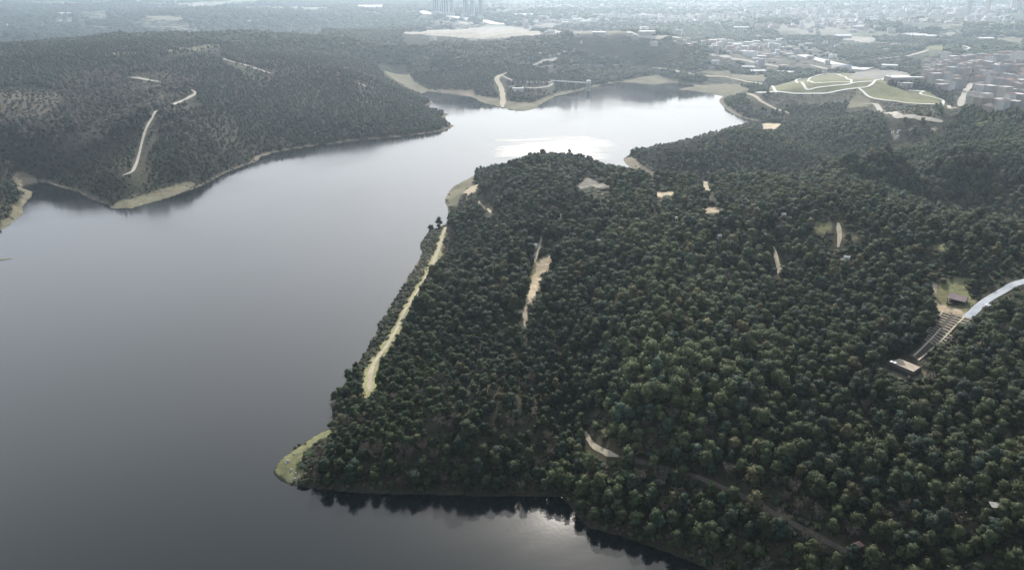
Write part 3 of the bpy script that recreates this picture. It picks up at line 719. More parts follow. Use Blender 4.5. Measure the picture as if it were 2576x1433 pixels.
# ------------------------------------------------------------------ tree shapes (unit: metres, about 8.5 m tall pines)
def crown_mesh(name, seed, mat, h=8.5, rad=2.7, z0=1.6, nt=220, ts=.62, lumps=7, cone=.3, core=True, coredown=.86):
    """a lumpy crown: inner mass plus many small sprays standing off it"""
    r = random.Random(seed)
    lob = []
    for i in range(lumps):
        a = 2 * math.pi * (i + r.random()) / lumps; hh = r.uniform(.12, .92)
        k = rad * (1 - cone * hh) * r.uniform(.35, .62)
        lob.append((math.cos(a) * k, math.sin(a) * k, z0 + (h - z0) * hh * .86, rad * r.uniform(.42, .62) * (1 - cone * hh * .6)))
    lob.append((r.uniform(-.3, .3), r.uniform(-.3, .3), h - rad * .55, rad * .55))
    lob.append((0, 0, (z0 + h) / 2, rad * .7))
    vs, fs, nv = [], [], []
    mid_ = Vector((0, 0, z0 + (h - z0) * .42))
    if core:
        for (x, y, z, q) in lob:
            k = len(vs); n1 = 6
            q2 = q * coredown
            vs.append((x, y, z + q2))
            for ring, (zz, rr) in enumerate(((.45, .88), (-.45, .88))):
                for j in range(n1):
                    a = 2 * math.pi * (j + .5 * ring) / n1; e = r.uniform(.8, 1.15)
                    vs.append((x + math.cos(a) * q2 * rr * e, y + math.sin(a) * q2 * rr * e, z + zz * q2 * e))
            vs.append((x, y, z - q2))
            for p in vs[k:]:
                p = Vector(p)
                nv.append(((p - Vector((x, y, z))).normalized() * .7 + (p - mid_).normalized() * .5).normalized())
            for j in range(n1):
                j2 = (j + 1) % n1
                fs.append((k, k + 1 + j, k + 1 + j2))
                fs.append((k + 1 + j, k + 7 + j, k + 1 + j2)); fs.append((k + 1 + j2, k + 7 + j, k + 7 + j2))
                fs.append((k + 13, k + 7 + j2, k + 7 + j))
    for i in range(nt):
        x, y, z, q = lob[r.randrange(len(lob))]
        u = r.uniform(-.6, 1); a = r.uniform(0, 2 * math.pi); s = math.sqrt(max(0, 1 - u * u))
        d = Vector((math.cos(a) * s, math.sin(a) * s, u))
        c = Vector((x, y, z)) + d * q * r.uniform(.8, 1.1)
        dn = (d + Vector((r.gauss(0, .42), r.gauss(0, .42), r.gauss(0, .42)))).normalized()
        t1 = dn.orthogonal().normalized()
        t1 = (t1 * math.cos(a * 3) + dn.cross(t1) * math.sin(a * 3)).normalized()
        t2 = dn.cross(t1)
        e = ts * r.uniform(.6, 1.3)
        k = len(vs)
        vs += [c - t1 * e * .55, c + t1 * e * .55, c + t1 * e * .25 + t2 * e, c - t1 * e * .3 + t2 * e * .9]
        nv += [(dn * .45 + d * .5 + (c - mid_).normalized() * .5).normalized()] * 4
        fs.append((k, k + 1, k + 2)); fs.append((k, k + 2, k + 3))
    me = fast_mesh(name, np.array([tuple(v) for v in vs]), np.array(fs), mat, smooth=True)
    me.normals_split_custom_set_from_vertices([tuple(v) for v in nv])
    return me

def bare_crown_mesh(name, seed, mat, h=7.5, rad=2.5, nt=260):
    """leafless crown: forked limbs and a cloud of thin twig sprays"""
    r = random.Random(seed)
    mb = MB(); tips = []
    for i in range(7):
        a = 2 * math.pi * (i + r.random() * .6) / 7
        e = Vector((math.cos(a) * rad * r.uniform(.5, .85), math.sin(a) * rad * r.uniform(.5, .85), h * r.uniform(.6, .92)))
        mb.tube((0, 0, h * .22), e, .12, .03, 4)
        tips.append((Vector((0, 0, h * .3)), e))
    tri = []
    for i in range(nt):
        p, e = tips[r.randrange(len(tips))]
        c = p.lerp(e, r.uniform(.3, 1.1)) + Vector((r.gauss(0, .5), r.gauss(0, .5), r.gauss(0, .45)))
        d = Vector((r.uniform(-1, 1), r.uniform(-1, 1), r.uniform(0, 1.3))).normalized()
        t = d.orthogonal().normalized()
        L = r.uniform(.5, 1.1); w = r.uniform(.09, .2)
        k = len(mb.v)
        mb.v += [tuple(c - t * w), tuple(c + t * w), tuple(c + d * L)]
        mb.f.append((k, k + 1, k + 2))
    return mb.mesh(name, mat)

def trunk_mesh(name, h=5.0, r0=.2, r1=.09, seed=0):
    r = random.Random(seed)
    mb = MB()
    mid = (r.uniform(-.15, .15), r.uniform(-.15, .15), h * .5)
    mb.tube((0, 0, -.8), mid, r0, (r0 + r1) / 2, 6); mb.tube(mid, (mid[0] * .6, mid[1] * .6, h), (r0 + r1) / 2, r1, 6)
    for i in range(4):
        a = r.uniform(0, 6.28); z = h * r.uniform(.4, .8)
        mb.tube((mid[0] * .8, mid[1] * .8, z), (math.cos(a) * 1.2, math.sin(a) * 1.2, z + r.uniform(.3, .9)), .06, .02, 4)
    return mb.mesh(name, M['bark'])

PINES = [crown_mesh('pine_crown_%d' % i, 100 + i, M['needles'], h=8.6 + .6 * (i % 4), rad=2.5 + .16 * (i % 5), nt=250, cone=(.12, .3, .45, .2, .38)[i % 5], lumps=6 + i % 4) for i in range(10)]
BARES = [bare_crown_mesh('bare_crown_%d' % i, 300 + i, M['twigs']) for i in range(4)]
BUSHES = [crown_mesh('bush_crown_%d' % i, 400 + i, M['twigs'], h=1.9, rad=1.15, z0=.1, nt=70, ts=.4, lumps=5, cone=.1) for i in range(4)]
FARS = [crown_mesh('far_crown_%d' % i, 500 + i, M['needles'], h=8.4, rad=2.9, z0=.6, nt=60, ts=1.0, lumps=6, cone=.25) for i in range(6)]
CLUMPS = [crown_mesh('clump_crown_%d' % i, 600 + i, M['needles'], h=9, rad=7.5, z0=0, nt=70, ts=2.4, lumps=11, cone=.2) for i in range(6)]
TRUNKS = [trunk_mesh('pine_trunk_%d' % i, 5.2, seed=i) for i in range(4)]
BARE_TRUNK = trunk_mesh('bare_trunk', 3.2, .2, .12, seed=9)

# ------------------------------------------------------------------ where trees stand
def scatter(rmin, rmax, step, azmax, seed):
    """jittered rows over a ring sector"""
    rg = np.random.default_rng(seed)
    n = int(rmax / step) + 1
    xs = np.arange(-n, n + 1) * step; ys = np.arange(0, n + 1) * step
    X, Y = np.meshgrid(xs, ys)
    X = X + (np.arange(len(ys)) % 2)[:, None] * step * .5
    X = X.ravel() + rg.uniform(-.42, .42, X.size) * step; Y = Y.ravel() + rg.uniform(-.42, .42, Y.size) * step
    R = np.hypot(X, Y); A = np.arctan2(X, Y)
    # bearings wider close in, as the view spreads downwards
    lim = np.where(R < 500, math.radians(47), math.radians(azmax))
    k = (R >= rmin) & (R < rmax) & (np.abs(A) < lim)
    return X[k], Y[k], rg

def keep_clear(x, y, z, h):
    """two answers: where a tree may stand at all, and where only low growth stands (in front of open ground)"""
    ok = np.ones(x.shape, bool); tall = np.ones(x.shape, bool); hf = np.ones(x.shape)
    R = np.hypot(x, y)
    cot = R / np.maximum(CAM_H - z, 20)
    ux, uy = x / R, y / R
    tall &= ~inside(BANKSTRIP, x, y)
    for kf in (0.0, .35, .7, .95):
        s = kf * h * cot
        qx, qy = x + ux * s, y + uy * s
        bad = np.zeros(x.shape, bool); heath = np.zeros(x.shape, bool)
        for k, P in OPENW:
            if k == HEATH:
                if kf == 0: heath |= inside(P, qx, qy)
            else: bad |= inside(P, qx, qy)
        bad |= inside(STAIR_CLEAR, qx, qy)
        for nm, w, mk, P, lb, clr in WAYW:
            if clr < 0 and kf > 0: continue
            m = w / 2 + (max(clr, 0) * .45 + 1.0 if kf == 0 else max(clr, 0) * .2 + .5)
            c = ~bad & (qx > P[:, 0].min() - m) & (qx < P[:, 0].max() + m) & (qy > P[:, 1].min() - m) & (qy < P[:, 1].max() + m)
            i = np.nonzero(c)[0]
            if len(i):
                d = seg_dist(P[:-1], P[1:], qx[i], qy[i], 1e6)
                bad[i[d < m]] = True
        if kf == 0: ok &= ~bad; hf[heath] = .42
        else: tall &= ~bad
    # trees on the sunny side of open ground are younger too, so that the sun reaches it
    young = np.zeros(x.shape, bool)
    for kf in (.4, .8):
        s = kf * h / math.tan(SUN_EL)
        qx, qy = x - math.sin(SUN_AZ) * s, y - math.cos(SUN_AZ) * s
        for k, P in OPENW:
            if k != HEATH: young |= inside(P, qx, qy)
        for nm, w, mk, P, lb, clr in WAYW:
            if clr < 0: continue
            m = w / 2 + .6
            i = np.nonzero(~young & (qx > P[:, 0].min() - m) & (qx < P[:, 0].max() + m) & (qy > P[:, 1].min() - m) & (qy < P[:, 1].max() + m))[0]
            if len(i): young[i[seg_dist(P[:-1], P[1:], qx[i], qy[i], 1e6) < m]] = True
    hf[young] = .35
    hf[~tall] = .13
    return ok, hf

TOWN = poly(Z4([(1560,650),(1720,610),(2000,600),(2551,590),(2900,600),(2900,1140),(2300,1130),(1880,1080),(1840,950),(1560,860)]))
INDUSTRY = poly(Z3([(1900,410),(2551,405),(3000,470),(3400,640),(3300,720),(2900,700),(2551,700),(2250,600),(1980,480)]))
BROWN = [poly(p) for p in ([(150,200),(330,160),(500,200),(450,300),(250,310)], [(0,240),(150,210),(260,330),(140,380),(0,320)], [(1130,575),(1150,600),(1100,700),(1060,760),(1010,800),(950,900),(1060,680)],
        [(1590,395),(1700,355),(1800,335),(1850,350),(1760,390),(1640,425)], [(1160,495),(1260,500),(1250,560),(1140,560)], [(1640,1160),(1760,1180),(1780,1260),(1650,1260)], [(1780,1180),(2000,1240),(2200,1390),(2050,1420)])]

def tint_for(x, y, rg):
    n = len(x)
    # dark green stands west of the gully, olive pines east of it, patches of each everywhere
    east = np.clip((np.arctan2(x, y) - .07) / .12 + (fbm(x, y, 160, 151, 2) - .5) * 2.4, 0, 1)
    t = np.clip(fbm(x, y, 45, 141, 3) - .25 + .4 * east + rg.normal(0, .17, n), 0, 1)
    dark = np.array((.033, .056, .030)); olive = np.array((.082, .098, .044)); blue = np.array((.040, .064, .042))
    c = dark * (1 - t[:, None]) + olive * t[:, None]
    b = rg.random(n) < .22
    c[b] = blue * (.8 + .4 * rg.random(b.sum()))[:, None]
    y_ = rg.random(n) < .035
    c[y_] = np.array((.115, .108, .055))
    stand = .66 + .68 * np.clip((fbm(x, y, 210, 161, 3) - .3) / .4, 0, 1)
    hill = ((np.arctan2(x, y) > .16) & (np.hypot(x, y) > 570)) * .3
    c[np.arctan2(x, y) < -.1] *= (1.0, 1.1, .92)
    return c * (rg.uniform(.50, .88, n) * (.78 + .42 * east) * (stand + hill))[:, None]  # east factor also puts the lit bulge and dark gully side into the tint
def brown_tint(n, rg):
    a = np.array((.085, .074, .058)); b = np.array((.135, .118, .095)); t = rg.random(n)[:, None]
    return (a * (1 - t) + b * t)

def forest_points(rmin, rmax, step, az, seed, hh, side):
    x, y, rg = scatter(rmin, rmax, step, az, seed)
    z = H(x, y); s = lookup(GSD, x, y)
    R = np.hypot(x, y)
    edge = np.clip(R * .006 - 1.6, .1, 8) * (.5 + 1.2 * fbm(x, y, 30, 63, 3)) + .15
    k = (s > edge) & (z > .15)
    x, y, z, s = x[k], y[k], z[k], s[k]
    k, tall = keep_clear(x, y, z, np.full(x.shape, hh))
    town = inside(TOWN, x, y) | inside(INDUSTRY, x, y)
    k &= ~town | (rg.random(len(x)) < .3)
    tall[town & (rg.random(len(x)) > .25)] = .13
    return x[k], y[k], z[k], s[k], tall[k], rg

def lake_side(x, y):
    """True on the right-hand land (peninsula and the hill behind it)"""
    px = CX + FPX * x / (y * CP + (CAM_H) * SP)
    return (px > 1560) | ((np.hypot(x, y) < 860) & (px > 640))

def pos_proj(x, y, z):
    dz = z - CAM_H
    f = y * CP - dz * SP; up = y * SP + dz * CP
    return CX + FPX * x / f, CY - FPX * up / f

# geometry-node carpet of trees: one object per wood
def gn_carpet(name, pts, rot, scl, idx, tint, meshes, label, cat=None):
    me = bpy.data.meshes.new(name)
    me.vertices.add(len(pts)); me.vertices.foreach_set('co', np.asarray(pts, np.float32).ravel())
    for an, ty, data in (('rz', 'FLOAT', rot), ('scl', 'FLOAT_VECTOR', scl), ('pick', 'INT', idx), ('tint', 'FLOAT_COLOR', np.concatenate([tint, np.ones((len(tint), 1))], 1))):
        a = me.attributes.new(an, ty, 'POINT')
        key = {'FLOAT': 'value', 'INT': 'value', 'FLOAT_VECTOR': 'vector', 'FLOAT_COLOR': 'color'}[ty]
        a.data.foreach_set(key, np.asarray(data, np.int32 if ty == 'INT' else np.float32).ravel())
    me.update()
    o = link(name, me)
    c = bpy.data.collections.new(name + '_shapes')
    for i, m in enumerate(meshes):
        so = bpy.data.objects.new('%s_shape_%02d' % (name, i), m)
        c.objects.link(so)
    ng = bpy.data.node_groups.new(name + '_nodes', 'GeometryNodeTree')
    ng.interface.new_socket('Geometry', in_out='INPUT', socket_type='NodeSocketGeometry')
    ng.interface.new_socket('Geometry', in_out='OUTPUT', socket_type='NodeSocketGeometry')
    n, l = ng.nodes, ng.links
    gi, go = n.new('NodeGroupInput'), n.new('NodeGroupOutput')
    ci = n.new('GeometryNodeCollectionInfo'); ci.inputs['Collection'].default_value = c
    ci.inputs['Separate Children'].default_value = True; ci.inputs['Reset Children'].default_value = True
    ip = n.new('GeometryNodeInstanceOnPoints'); ip.inputs['Pick Instance'].default_value = True
    def att(nm, ty):
        q = n.new('GeometryNodeInputNamedAttribute'); q.data_type = ty; q.inputs['Name'].default_value = nm
        return q.outputs['Attribute']
    cb = n.new('ShaderNodeCombineXYZ'); l.new(att('rz', 'FLOAT'), cb.inputs['Z'])
    l.new(gi.outputs[0], ip.inputs['Points']); l.new(ci.outputs[0], ip.inputs['Instance'])
    l.new(att('pick', 'INT'), ip.inputs['Instance Index']); l.new(cb.outputs[0], ip.inputs['Rotation']); l.new(att('scl', 'FLOAT_VECTOR'), ip.inputs['Scale'])
    l.new(ip.outputs[0], go.inputs[0])
    md = o.modifiers.new('trees', 'NODES'); md.node_group = ng
    tag(o, label, kind='stuff')
    if cat: o['category'] = cat
    return o

def put_carpet(name, x, y, z, rg, meshes, label, smin=.8, smax=1.25, tint=None, idx=None, tall=None):
    n = len(x)
    if n == 0: return
    s = rg.uniform(smin, smax, n)
    scl = np.stack([s * rg.uniform(.9, 1.12, n), s * rg.uniform(.9, 1.12, n), s * rg.uniform(.68, .95, n)], 1)
    if smin < 1.1: scl *= (.72 + .56 * np.clip((fbm(x, y, 70, 511, 2) - .25) / .5, 0, 1))[:, None]
    if tall is not None:
        lo = tall < .9
        scl[lo, 2] *= tall[lo] * rg.uniform(.7, 1.4, lo.sum()); scl[lo, :2] *= rg.uniform(.7, 1.0, lo.sum())[:, None]
    if idx is None: idx = rg.integers(0, len(meshes), n)
    gn_carpet(name, np.column_stack([x, y, z - .15]), rg.uniform(0, 6.283, n), scl, idx, tint if tint is not None else tint_for(x, y, rg), meshes, label)

def brown_mask(x, y, rg, p_in=.75, p_out=.05):
    m = np.zeros(x.shape, bool)
    for P in BROWN: m |= inside(P, x, y)
    q = fbm(x, y, 120, 171, 3)
    p = np.where(m, p_in, p_out + .2 * np.clip((q - .6) * 5, 0, 1))
    return rg.random(len(x)) < p

# --- near woods
xn, yn, zn, sn, tln, rgn = forest_points(90, 900, 4.9, 40, 1, 9.5, 0)
right = lake_side(xn, yn)
brn = brown_mask(xn, yn, rgn)
tintn = tint_for(xn, yn, rgn)
tintn[brn] = brown_tint(brn.sum(), rgn)
pxn, pyn = pos_proj(xn, yn, zn + 4)
inframe = (pxn > -10) & (pxn < 2586) & (pyn > 0) & (pyn < 1440)
dist = np.hypot(np.hypot(xn, yn), CAM_H - zn)
order = np.argsort(np.where(inframe & (tln > .9) & (sn > .5), dist, 1e9))
ind_p = [i for i in order[:1500] if not brn[i]][:290]
ind_b = [i for i in order[:2500] if brn[i]][:90]
taken = np.zeros(len(xn), bool); taken[ind_p] = True; taken[ind_b] = True

rest = ~taken & right & ~brn
put_carpet('pine_wood', xn[rest], yn[rest], zn[rest], rgn, PINES, 'dense dark pine wood covering the peninsula', .84, 1.34, tintn[rest], None, tln[rest])
rest = ~taken & right & brn
put_carpet('leafless_wood', xn[rest], yn[rest], zn[rest], rgn, BARES, 'grey brown leafless trees scattered through the pines', .75, 1.2, tintn[rest], None, tln[rest])
lt = ~right
idx = np.where(brn[lt], len(FARS) + rgn.integers(0, len(BARES), lt.sum()), rgn.integers(0, len(FARS), lt.sum()))
put_carpet('lakeside_wood', xn[lt], yn[lt], zn[lt], rgn, FARS + BARES, 'dark wood on the hillside across the lake', .5, .9, tintn[lt], idx, tln[lt])

# --- middle distance
xm, ym, zm, sm, tlm, rgm = forest_points(900, 1500, 5.4, 38, 2, 8.0, 0)
brm = brown_mask(xm, ym, rgm, .55, .03)
tm = tint_for(xm, ym, rgm); tm[brm] = brown_tint(brm.sum(), rgm)
rm = lake_side(xm, ym)
for nm, k, lb in (('hillside_wood', ~rm, 'blue green wood on the hills beyond the lake'), ('headland_wood', rm, 'wood on the slopes below the park')):
    put_carpet(nm, xm[k], ym[k], zm[k], rgm, FARS, lb, .62, 1.05, tm[k], None, tlm[k])
# --- far woods as clumps of crowns
xf, yf, zf, sf, tlf, rgf = forest_points(1500, 2500, 10.0, 37, 3, 10.0, 0)
fm = fbm(xf, yf, 260, 201, 3)
k = (fm > .36) | (np.hypot(xf, yf) < 1800)
put_carpet('ridge_wood', xf[k], yf[k], zf[k], rgf, CLUMPS, 'hazy wood on the far ridges', .75, 1.15, None, None, tlf[k])
xf, yf, zf, sf, tlf, rgf = forest_points(2500, 6500, 24.0, 37, 4, 18.0, 0)
fm = fbm(xf, yf, 520, 221, 3)
azf = np.arctan2(xf, yf)
k = fm > (.44 + .12 * np.clip(azf / .3, -.4, 1))
put_carpet('distant_wood', xf[k], yf[k], zf[k], rgf, CLUMPS, 'pale hazy woods near the horizon', 1.2, 2.2, None, None, tlf[k])

# --- shrubs along banks and verges
xs, ys, rgs = scatter(150, 900, 2.3, 40, 8)
ss = lookup(GSD, xs, ys); zs = H(xs, ys)
k = (ss > .8) & (ss < 14 * np.clip(np.hypot(xs, ys) / 400, .6, 2)) & (zs > .3)
xs, ys, zs, ss = xs[k], ys[k], zs[k], ss[k]
ok = rgs.random(len(xs)) < .55
for kk, P in OPENW: ok &= ~inside(P, xs, ys) | (rgs.random(len(xs)) < .03)
tr = WAYW[0][3]
ok &= seg_dist(tr[:-1], tr[1:], xs, ys) > 2.6
xs, ys, zs = xs[ok], ys[ok], zs[ok]
ts_ = brown_tint(len(xs), rgs); g_ = rgs.random(len(xs)) < .35
ts_[g_] = np.array((.09, .095, .05))
put_carpet('bank_shrubs', xs, ys, zs, rgs, BUSHES, 'low grey brown scrub along the lake banks', .5, 1.25, ts_)

xu, yu, rgu = scatter(150, 480, 2.5, 44, 18)
su = lookup(GSD, xu, yu); zu = H(xu, yu)
k = (su > .3) & (zu > .2) & (rgu.random(len(xu)) < .8) & (np.arctan2(xu, yu) > -.42)
xu, yu, zu = xu[k], yu[k], zu[k]
k, _t = keep_clear(xu, yu, zu, np.full(xu.shape, 1.5))
xu, yu, zu = xu[k], yu[k], zu[k]
tu = tint_for(xu, yu, rgu); bu = rgu.random(len(xu)) < .25
tu[bu] = brown_tint(bu.sum(), rgu) * .6
put_carpet('undergrowth', xu, yu, zu, rgu, BUSHES, 'dark undergrowth between the near trees', .6, 1.5, tu)

# ------------------------------------------------------------------ the largest trees in view, one by one
def tree_place(px, py, s):
    if s < 9: return 'at the shaded bay shore'
    if px > 2330 and py < 1010: return 'beside the terraced stairs'
    if py > 1290 and px > 2250: return 'in the lower right corner'
    if px < 1000: return 'near the grassy point'
    if px < 1440: return 'on the slope behind the shaded bay'
    if px < 1900: return 'near the bend of the dirt track'
    if px < 2250: return 'above the dirt track over the bay'
    return 'on the slope below the viewing terrace'
def tint_word(c):
    if c[0] > .058: return 'yellowish green'
    if c[0] > .034: return 'olive green'
    if c[2] > c[0] * 1.2: return 'bluish green'
    return 'dark green'
rt = random.Random(5)
SAME = {}
def note(root, label, px): SAME.setdefault(label, []).append((px, root))
for i in ind_p:
    s = rt.uniform(.86, 1.34); m = rt.randrange(len(PINES))
    form = ['broad', 'rounded', 'tapering', 'round', 'slender'][m % 5]
    size = 'small' if s < 1.0 else ('tall' if s > 1.2 else '')
    root = empty('pine_tree', (xn[i], yn[i], zn[i] - .15), rt.uniform(0, 6.28))
    root.scale = (s * rt.uniform(.92, 1.1), s * rt.uniform(.92, 1.1), s * rt.uniform(.7, .95))
    lb = ' '.join(w for w in (size, form, tint_word(tintn[i]), 'pine tree', tree_place(pxn[i], pyn[i], sn[i])) if w)
    tag(root, lb, 'tree', 'pine trees on the near slope'); note(root, lb, pxn[i])
    link('trunk', TRUNKS[m % 4], root)
    cr = link('crown', PINES[m], root)
    cr['tint'] = [float(v) for v in tintn[i]]
for i in ind_b:
    s = rt.uniform(.72, 1.1)
    root = empty('leafless_tree', (xn[i], yn[i], zn[i] - .15), rt.uniform(0, 6.28))
    root.scale = (s, s, s * rt.uniform(.9, 1.1))
    tone = 'pale grey brown' if tintn[i][0] > .105 else 'dull brown'
    size = 'small' if s < .84 else ('tall' if s > .99 else 'spreading')
    lb = '%s %s leafless tree %s' % (size, tone, tree_place(pxn[i], pyn[i], sn[i]))
    tag(root, lb, 'tree', 'leafless trees on the near slope'); note(root, lb, pxn[i])
    link('trunk', BARE_TRUNK, root)
    cr = link('crown', BARES[rt.randrange(4)], root)
    cr['tint'] = [float(v) for v in tintn[i]]

# ------------------------------------------------------------------ small buildings and structures
rb_ = random.Random(21)
def cabin(p, k):
    root = empty('cabin', tuple(p), rb_.uniform(-.6, .6))
    w, d, h = rb_.uniform(2.0, 3.2), rb_.uniform(1.8, 2.3), rb_.uniform(1.6, 2.0)
    MB().box(-w/2, w/2, -d/2, d/2, -.6, h).build('wall', M['white_paint'], root)
    MB().gable(-w/2-.25, w/2+.25, -d/2-.25, d/2+.25, h+.28, h+1.0).build('roof', M['roof_white'], root)
    MB().box(-.4, .4, -d/2-.05, -d/2-.004, 0, 1.5).build('door', M['window'], root)
    return root
CABIN_LABELS = ['small white cabin above the sandy clearing, upper of two', 'small white cabin at the top of the sandy clearing', 'small white cabin alone among pines near the peninsula crest',
  'small white cabin among pines right of the sandy clearing', 'small white cabin under the peninsula crest', 'small white cabin on the open wooded slope', 'white cabin by the crest above the grassy glade',
  'small white cabin below the stepped glade', 'small white cabin right of the stepped glade', 'white cabin high on the right hill', 'topmost white cabin on the right hill',
  'white cabin in the hilltop group below the park', 'leftmost white cabin of the hilltop group', 'lowest white cabin of the hilltop group', 'wide white cabin right of the hilltop group', 'white cabin farthest right on the hilltop']
for k, c_ in enumerate(CABINW):
    tag(cabin(c_, k), CABIN_LABELS[k], 'cabin', 'white cabins between the trees')

def strip(mb, a, b, w, th, lift, n=10):
    """a beam of width w following the ground from a to b"""
    a, b = np.array(a[:2]), np.array(b[:2]); d = (b - a) / np.linalg.norm(b - a); nn = np.array((-d[1], d[0]))
    pts = []
    for i in range(n + 1):
        c = a + (b - a) * i / n
        z = float(H(c[0], c[1])) + lift
        for s_ in (-.5, .5):
            q = c + nn * w * s_
            pts += [(q[0], q[1], z - th), (q[0], q[1], z)]
    fs = []
    for i in range(n):
        k = i * 4; j = k + 4
        fs += [(k+1, j+1, j+3, k+3), (k, k+2, j+2, j), (k, j, j+1, k+1), (k+2, k+3, j+3, j+2)]
    fs += [(0, 1, 3, 2), (n*4, n*4+2, n*4+3, n*4+1)]
    return mb.add(pts, fs)
def local(mb, root):
    o = root.location
    mb.v = [(x - o.x, y - o.y, z - o.z) for x, y, z in mb.v]
    return mb
zp = lambda x, y: hit1(*ZP([(x, y)])[0])
TL, TR, BL, BR = zp(1060, 572), zp(1190, 602), zp(590, 1062), zp(645, 1112)
root = empty('terraced_stairway', tuple(BL))
tag(root, 'long terraced stairway of pale stone edges with dark planting beds', 'stairway')
local(strip(MB(), (TL + TR) / 2, (BL + BR) / 2, 6.6, .8, .18, 24), root).build('planting_bed', M['soil'], root)
for a, b in ((TL, BL), (TR, BR)):
    local(strip(MB(), a, b, .75, .9, .62, 26), root).build('stringer', M['stone'], root)
cc_ = TR - TL
LTL, LBL = TL - cc_, TL + (BL - TL) * .5 - (TR + (BR - TR) * .5 - TL - (BL - TL) * .5) * 1.0
local(strip(MB(), LTL, LBL, .6, .8, .55, 14), root).build('stringer', M['stone'], root)
lefts = [1.0, 1.1, 1.05, 1.15, 1.1, 1.2, 1.15, 1.25, 1.3, 1.9, 1.2, 2.1, 1.7]
rights = [.7, .75, .6, .15, .1, .1, .15, .5, .7, .8, .75, .7, .3]
for i in range(13):
    t = .02 + .6 * i / 12
    a, b = TL + (BL - TL) * t, TR + (BR - TR) * t
    c = b - a
    local(strip(MB(), a - c * lefts[i], b + c * rights[i], .46, .8, .5, 10), root).build('terrace_edge', M['stone'], root)
    if i < 12:
        t2 = t + .025
        a2, b2 = TL + (BL - TL) * t2, TR + (BR - TR) * t2
        c2 = b2 - a2
        local(strip(MB(), a2 - c2 * lefts[i] * .9, a2 - c2 * .1, 1.5, .8, .22, 6), root).build('planting_bed', M['soil'], root)
        if rights[i] > .3:
            local(strip(MB(), b2 + c2 * .12, b2 + c2 * rights[i] * .9, 1.5, .8, .22, 6), root).build('planting_bed', M['soil'], root)
for i in range(11):
    t = .66 + .32 * i / 10
    a, b = TL + (BL - TL) * t, TR + (BR - TR) * t
    local(strip(MB(), a + (b - a) * .12, b - (b - a) * .12, .55, .6, .34 , 4), root).build('step', M['wall_dark'], root)

# viewing terrace at the foot of the stairs
zd = float(zp(610, 1125)[2]) + 1.7
deck = [on_level(*ZP([q])[0], zd) for q in ((285, 1128), (430, 1082), (694, 1190), (592, 1258))]
cx0, cy0 = np.mean([q[0] for q in deck]), np.mean([q[1] for q in deck])
root = empty('viewing_terrace', (cx0, cy0, zd - 3.0))
tag(root, 'pale viewing terrace with dark retaining wall at the foot of the stairs', 'terrace')
def slab(P, z0, z1):
    n = len(P)
    vs = [(q[0], q[1], z0) for q in P] + [(q[0], q[1], z1) for q in P]
    fs = [tuple(range(n - 1, -1, -1)), tuple(range(n, 2 * n))] + [(i, (i + 1) % n, n + (i + 1) % n, n + i) for i in range(n)]
    return MB().add(vs, [f[::-1] for f in fs])
inner = [np.array((cx0, cy0)) + (np.array(q) - (cx0, cy0)) * .985 for q in deck]
local(slab(inner, zd - 5.5, zd - .3), root).build('retaining_wall', M['wall_dark'], root)
local(slab(deck, zd - .3, zd), root).build('deck', M['deck'], root)
for a, b in ((0, 3), (3, 2)):
    A, B = np.array(deck[a]), np.array(deck[b]); d = (B - A) / np.linalg.norm(B - A); nn = np.array((-d[1], d[0])) * .15
    A, B = A + (np.array((cx0, cy0)) - A) * .03, B + (np.array((cx0, cy0)) - B) * .03
    q = [A - nn, B - nn, B + nn, A + nn]
    local(slab(q, zd + .003, zd + .75), root).build('parapet', M['wall_dark'], root)
c = zp(330, 1122)
for k, (a_, b_) in enumerate(((330, 1132), (372, 1146))):
    q = on_level(*ZP([(a_, b_)])[0], zd)
    r_ = empty('picnic_table', (q[0], q[1], zd), .5)
    MB().box(-.8, .8, -.4, .4, .7, .78).build('table_top', M['white_paint'], r_)
    MB().box(-.8, .8, -.75, -.5, .4, .46).build('bench_seat', M['white_paint'], r_); MB().box(-.8, .8, .5, .75, .4, .46).build('bench_seat', M['white_paint'], r_)
    MB().box(-.6, -.5, -.7, .7, 0, .7).build('leg', M['white_paint'], r_); MB().box(.5, .6, -.7, .7, 0, .7).build('leg', M['white_paint'], r_)
    tag(r_, ['pale picnic table at the outer end of the viewing terrace', 'pale picnic table nearer the stairs on the viewing terrace'][k], 'table', 'picnic tables on the terrace')

# pavilion on the lawn
pg = zp(1085, 440)
e0, e1 = on_level(*ZP([(985, 372)])[0], pg[2] + 2.9), on_level(*ZP([(1200, 425)])[0], pg[2] + 2.9)
ang = math.atan2(e1[1] - e0[1], e1[0] - e0[0]); L = float(np.hypot(*(e1 - e0)))
mid = (e0 + e1) / 2; dn_ = np.array((-math.sin(ang), math.cos(ang))); D_ = 6.5
mid = mid + dn_ * D_ / 2
root = empty('pavilion', (mid[0], mid[1], float(H(mid[0], mid[1]))), ang)
tag(root, 'open timber pavilion with weathered tile roof on the lawn', 'pavilion')
MB().gable(-L/2, L/2, -D_/2, D_/2, 2.9, 4.6, .2).build('roof', M['roof_tile'], root)
for sx in (-.46, -.16, .16, .46):
    for sy in (-.42, .42):
        MB().box(L*sx-.12, L*sx+.12, D_*sy-.12, D_*sy+.12, -.5, 2.75).build('post', M['wood'], root)
MB().box(-L*.48, L*.48, -D_*.45, D_*.45, -.4, .16).build('floor_slab', M['wall_dark'], root)
MB().box(-L*.46+.15, L*.46-.15, D_*.42-.06, D_*.42+.06, .16, 2.72).build('back_wall', M['wood'], root)
MB().box(-L*.40, L*.40, -.5, .5, .17, .9).build('bench_table', M['wood'], root)

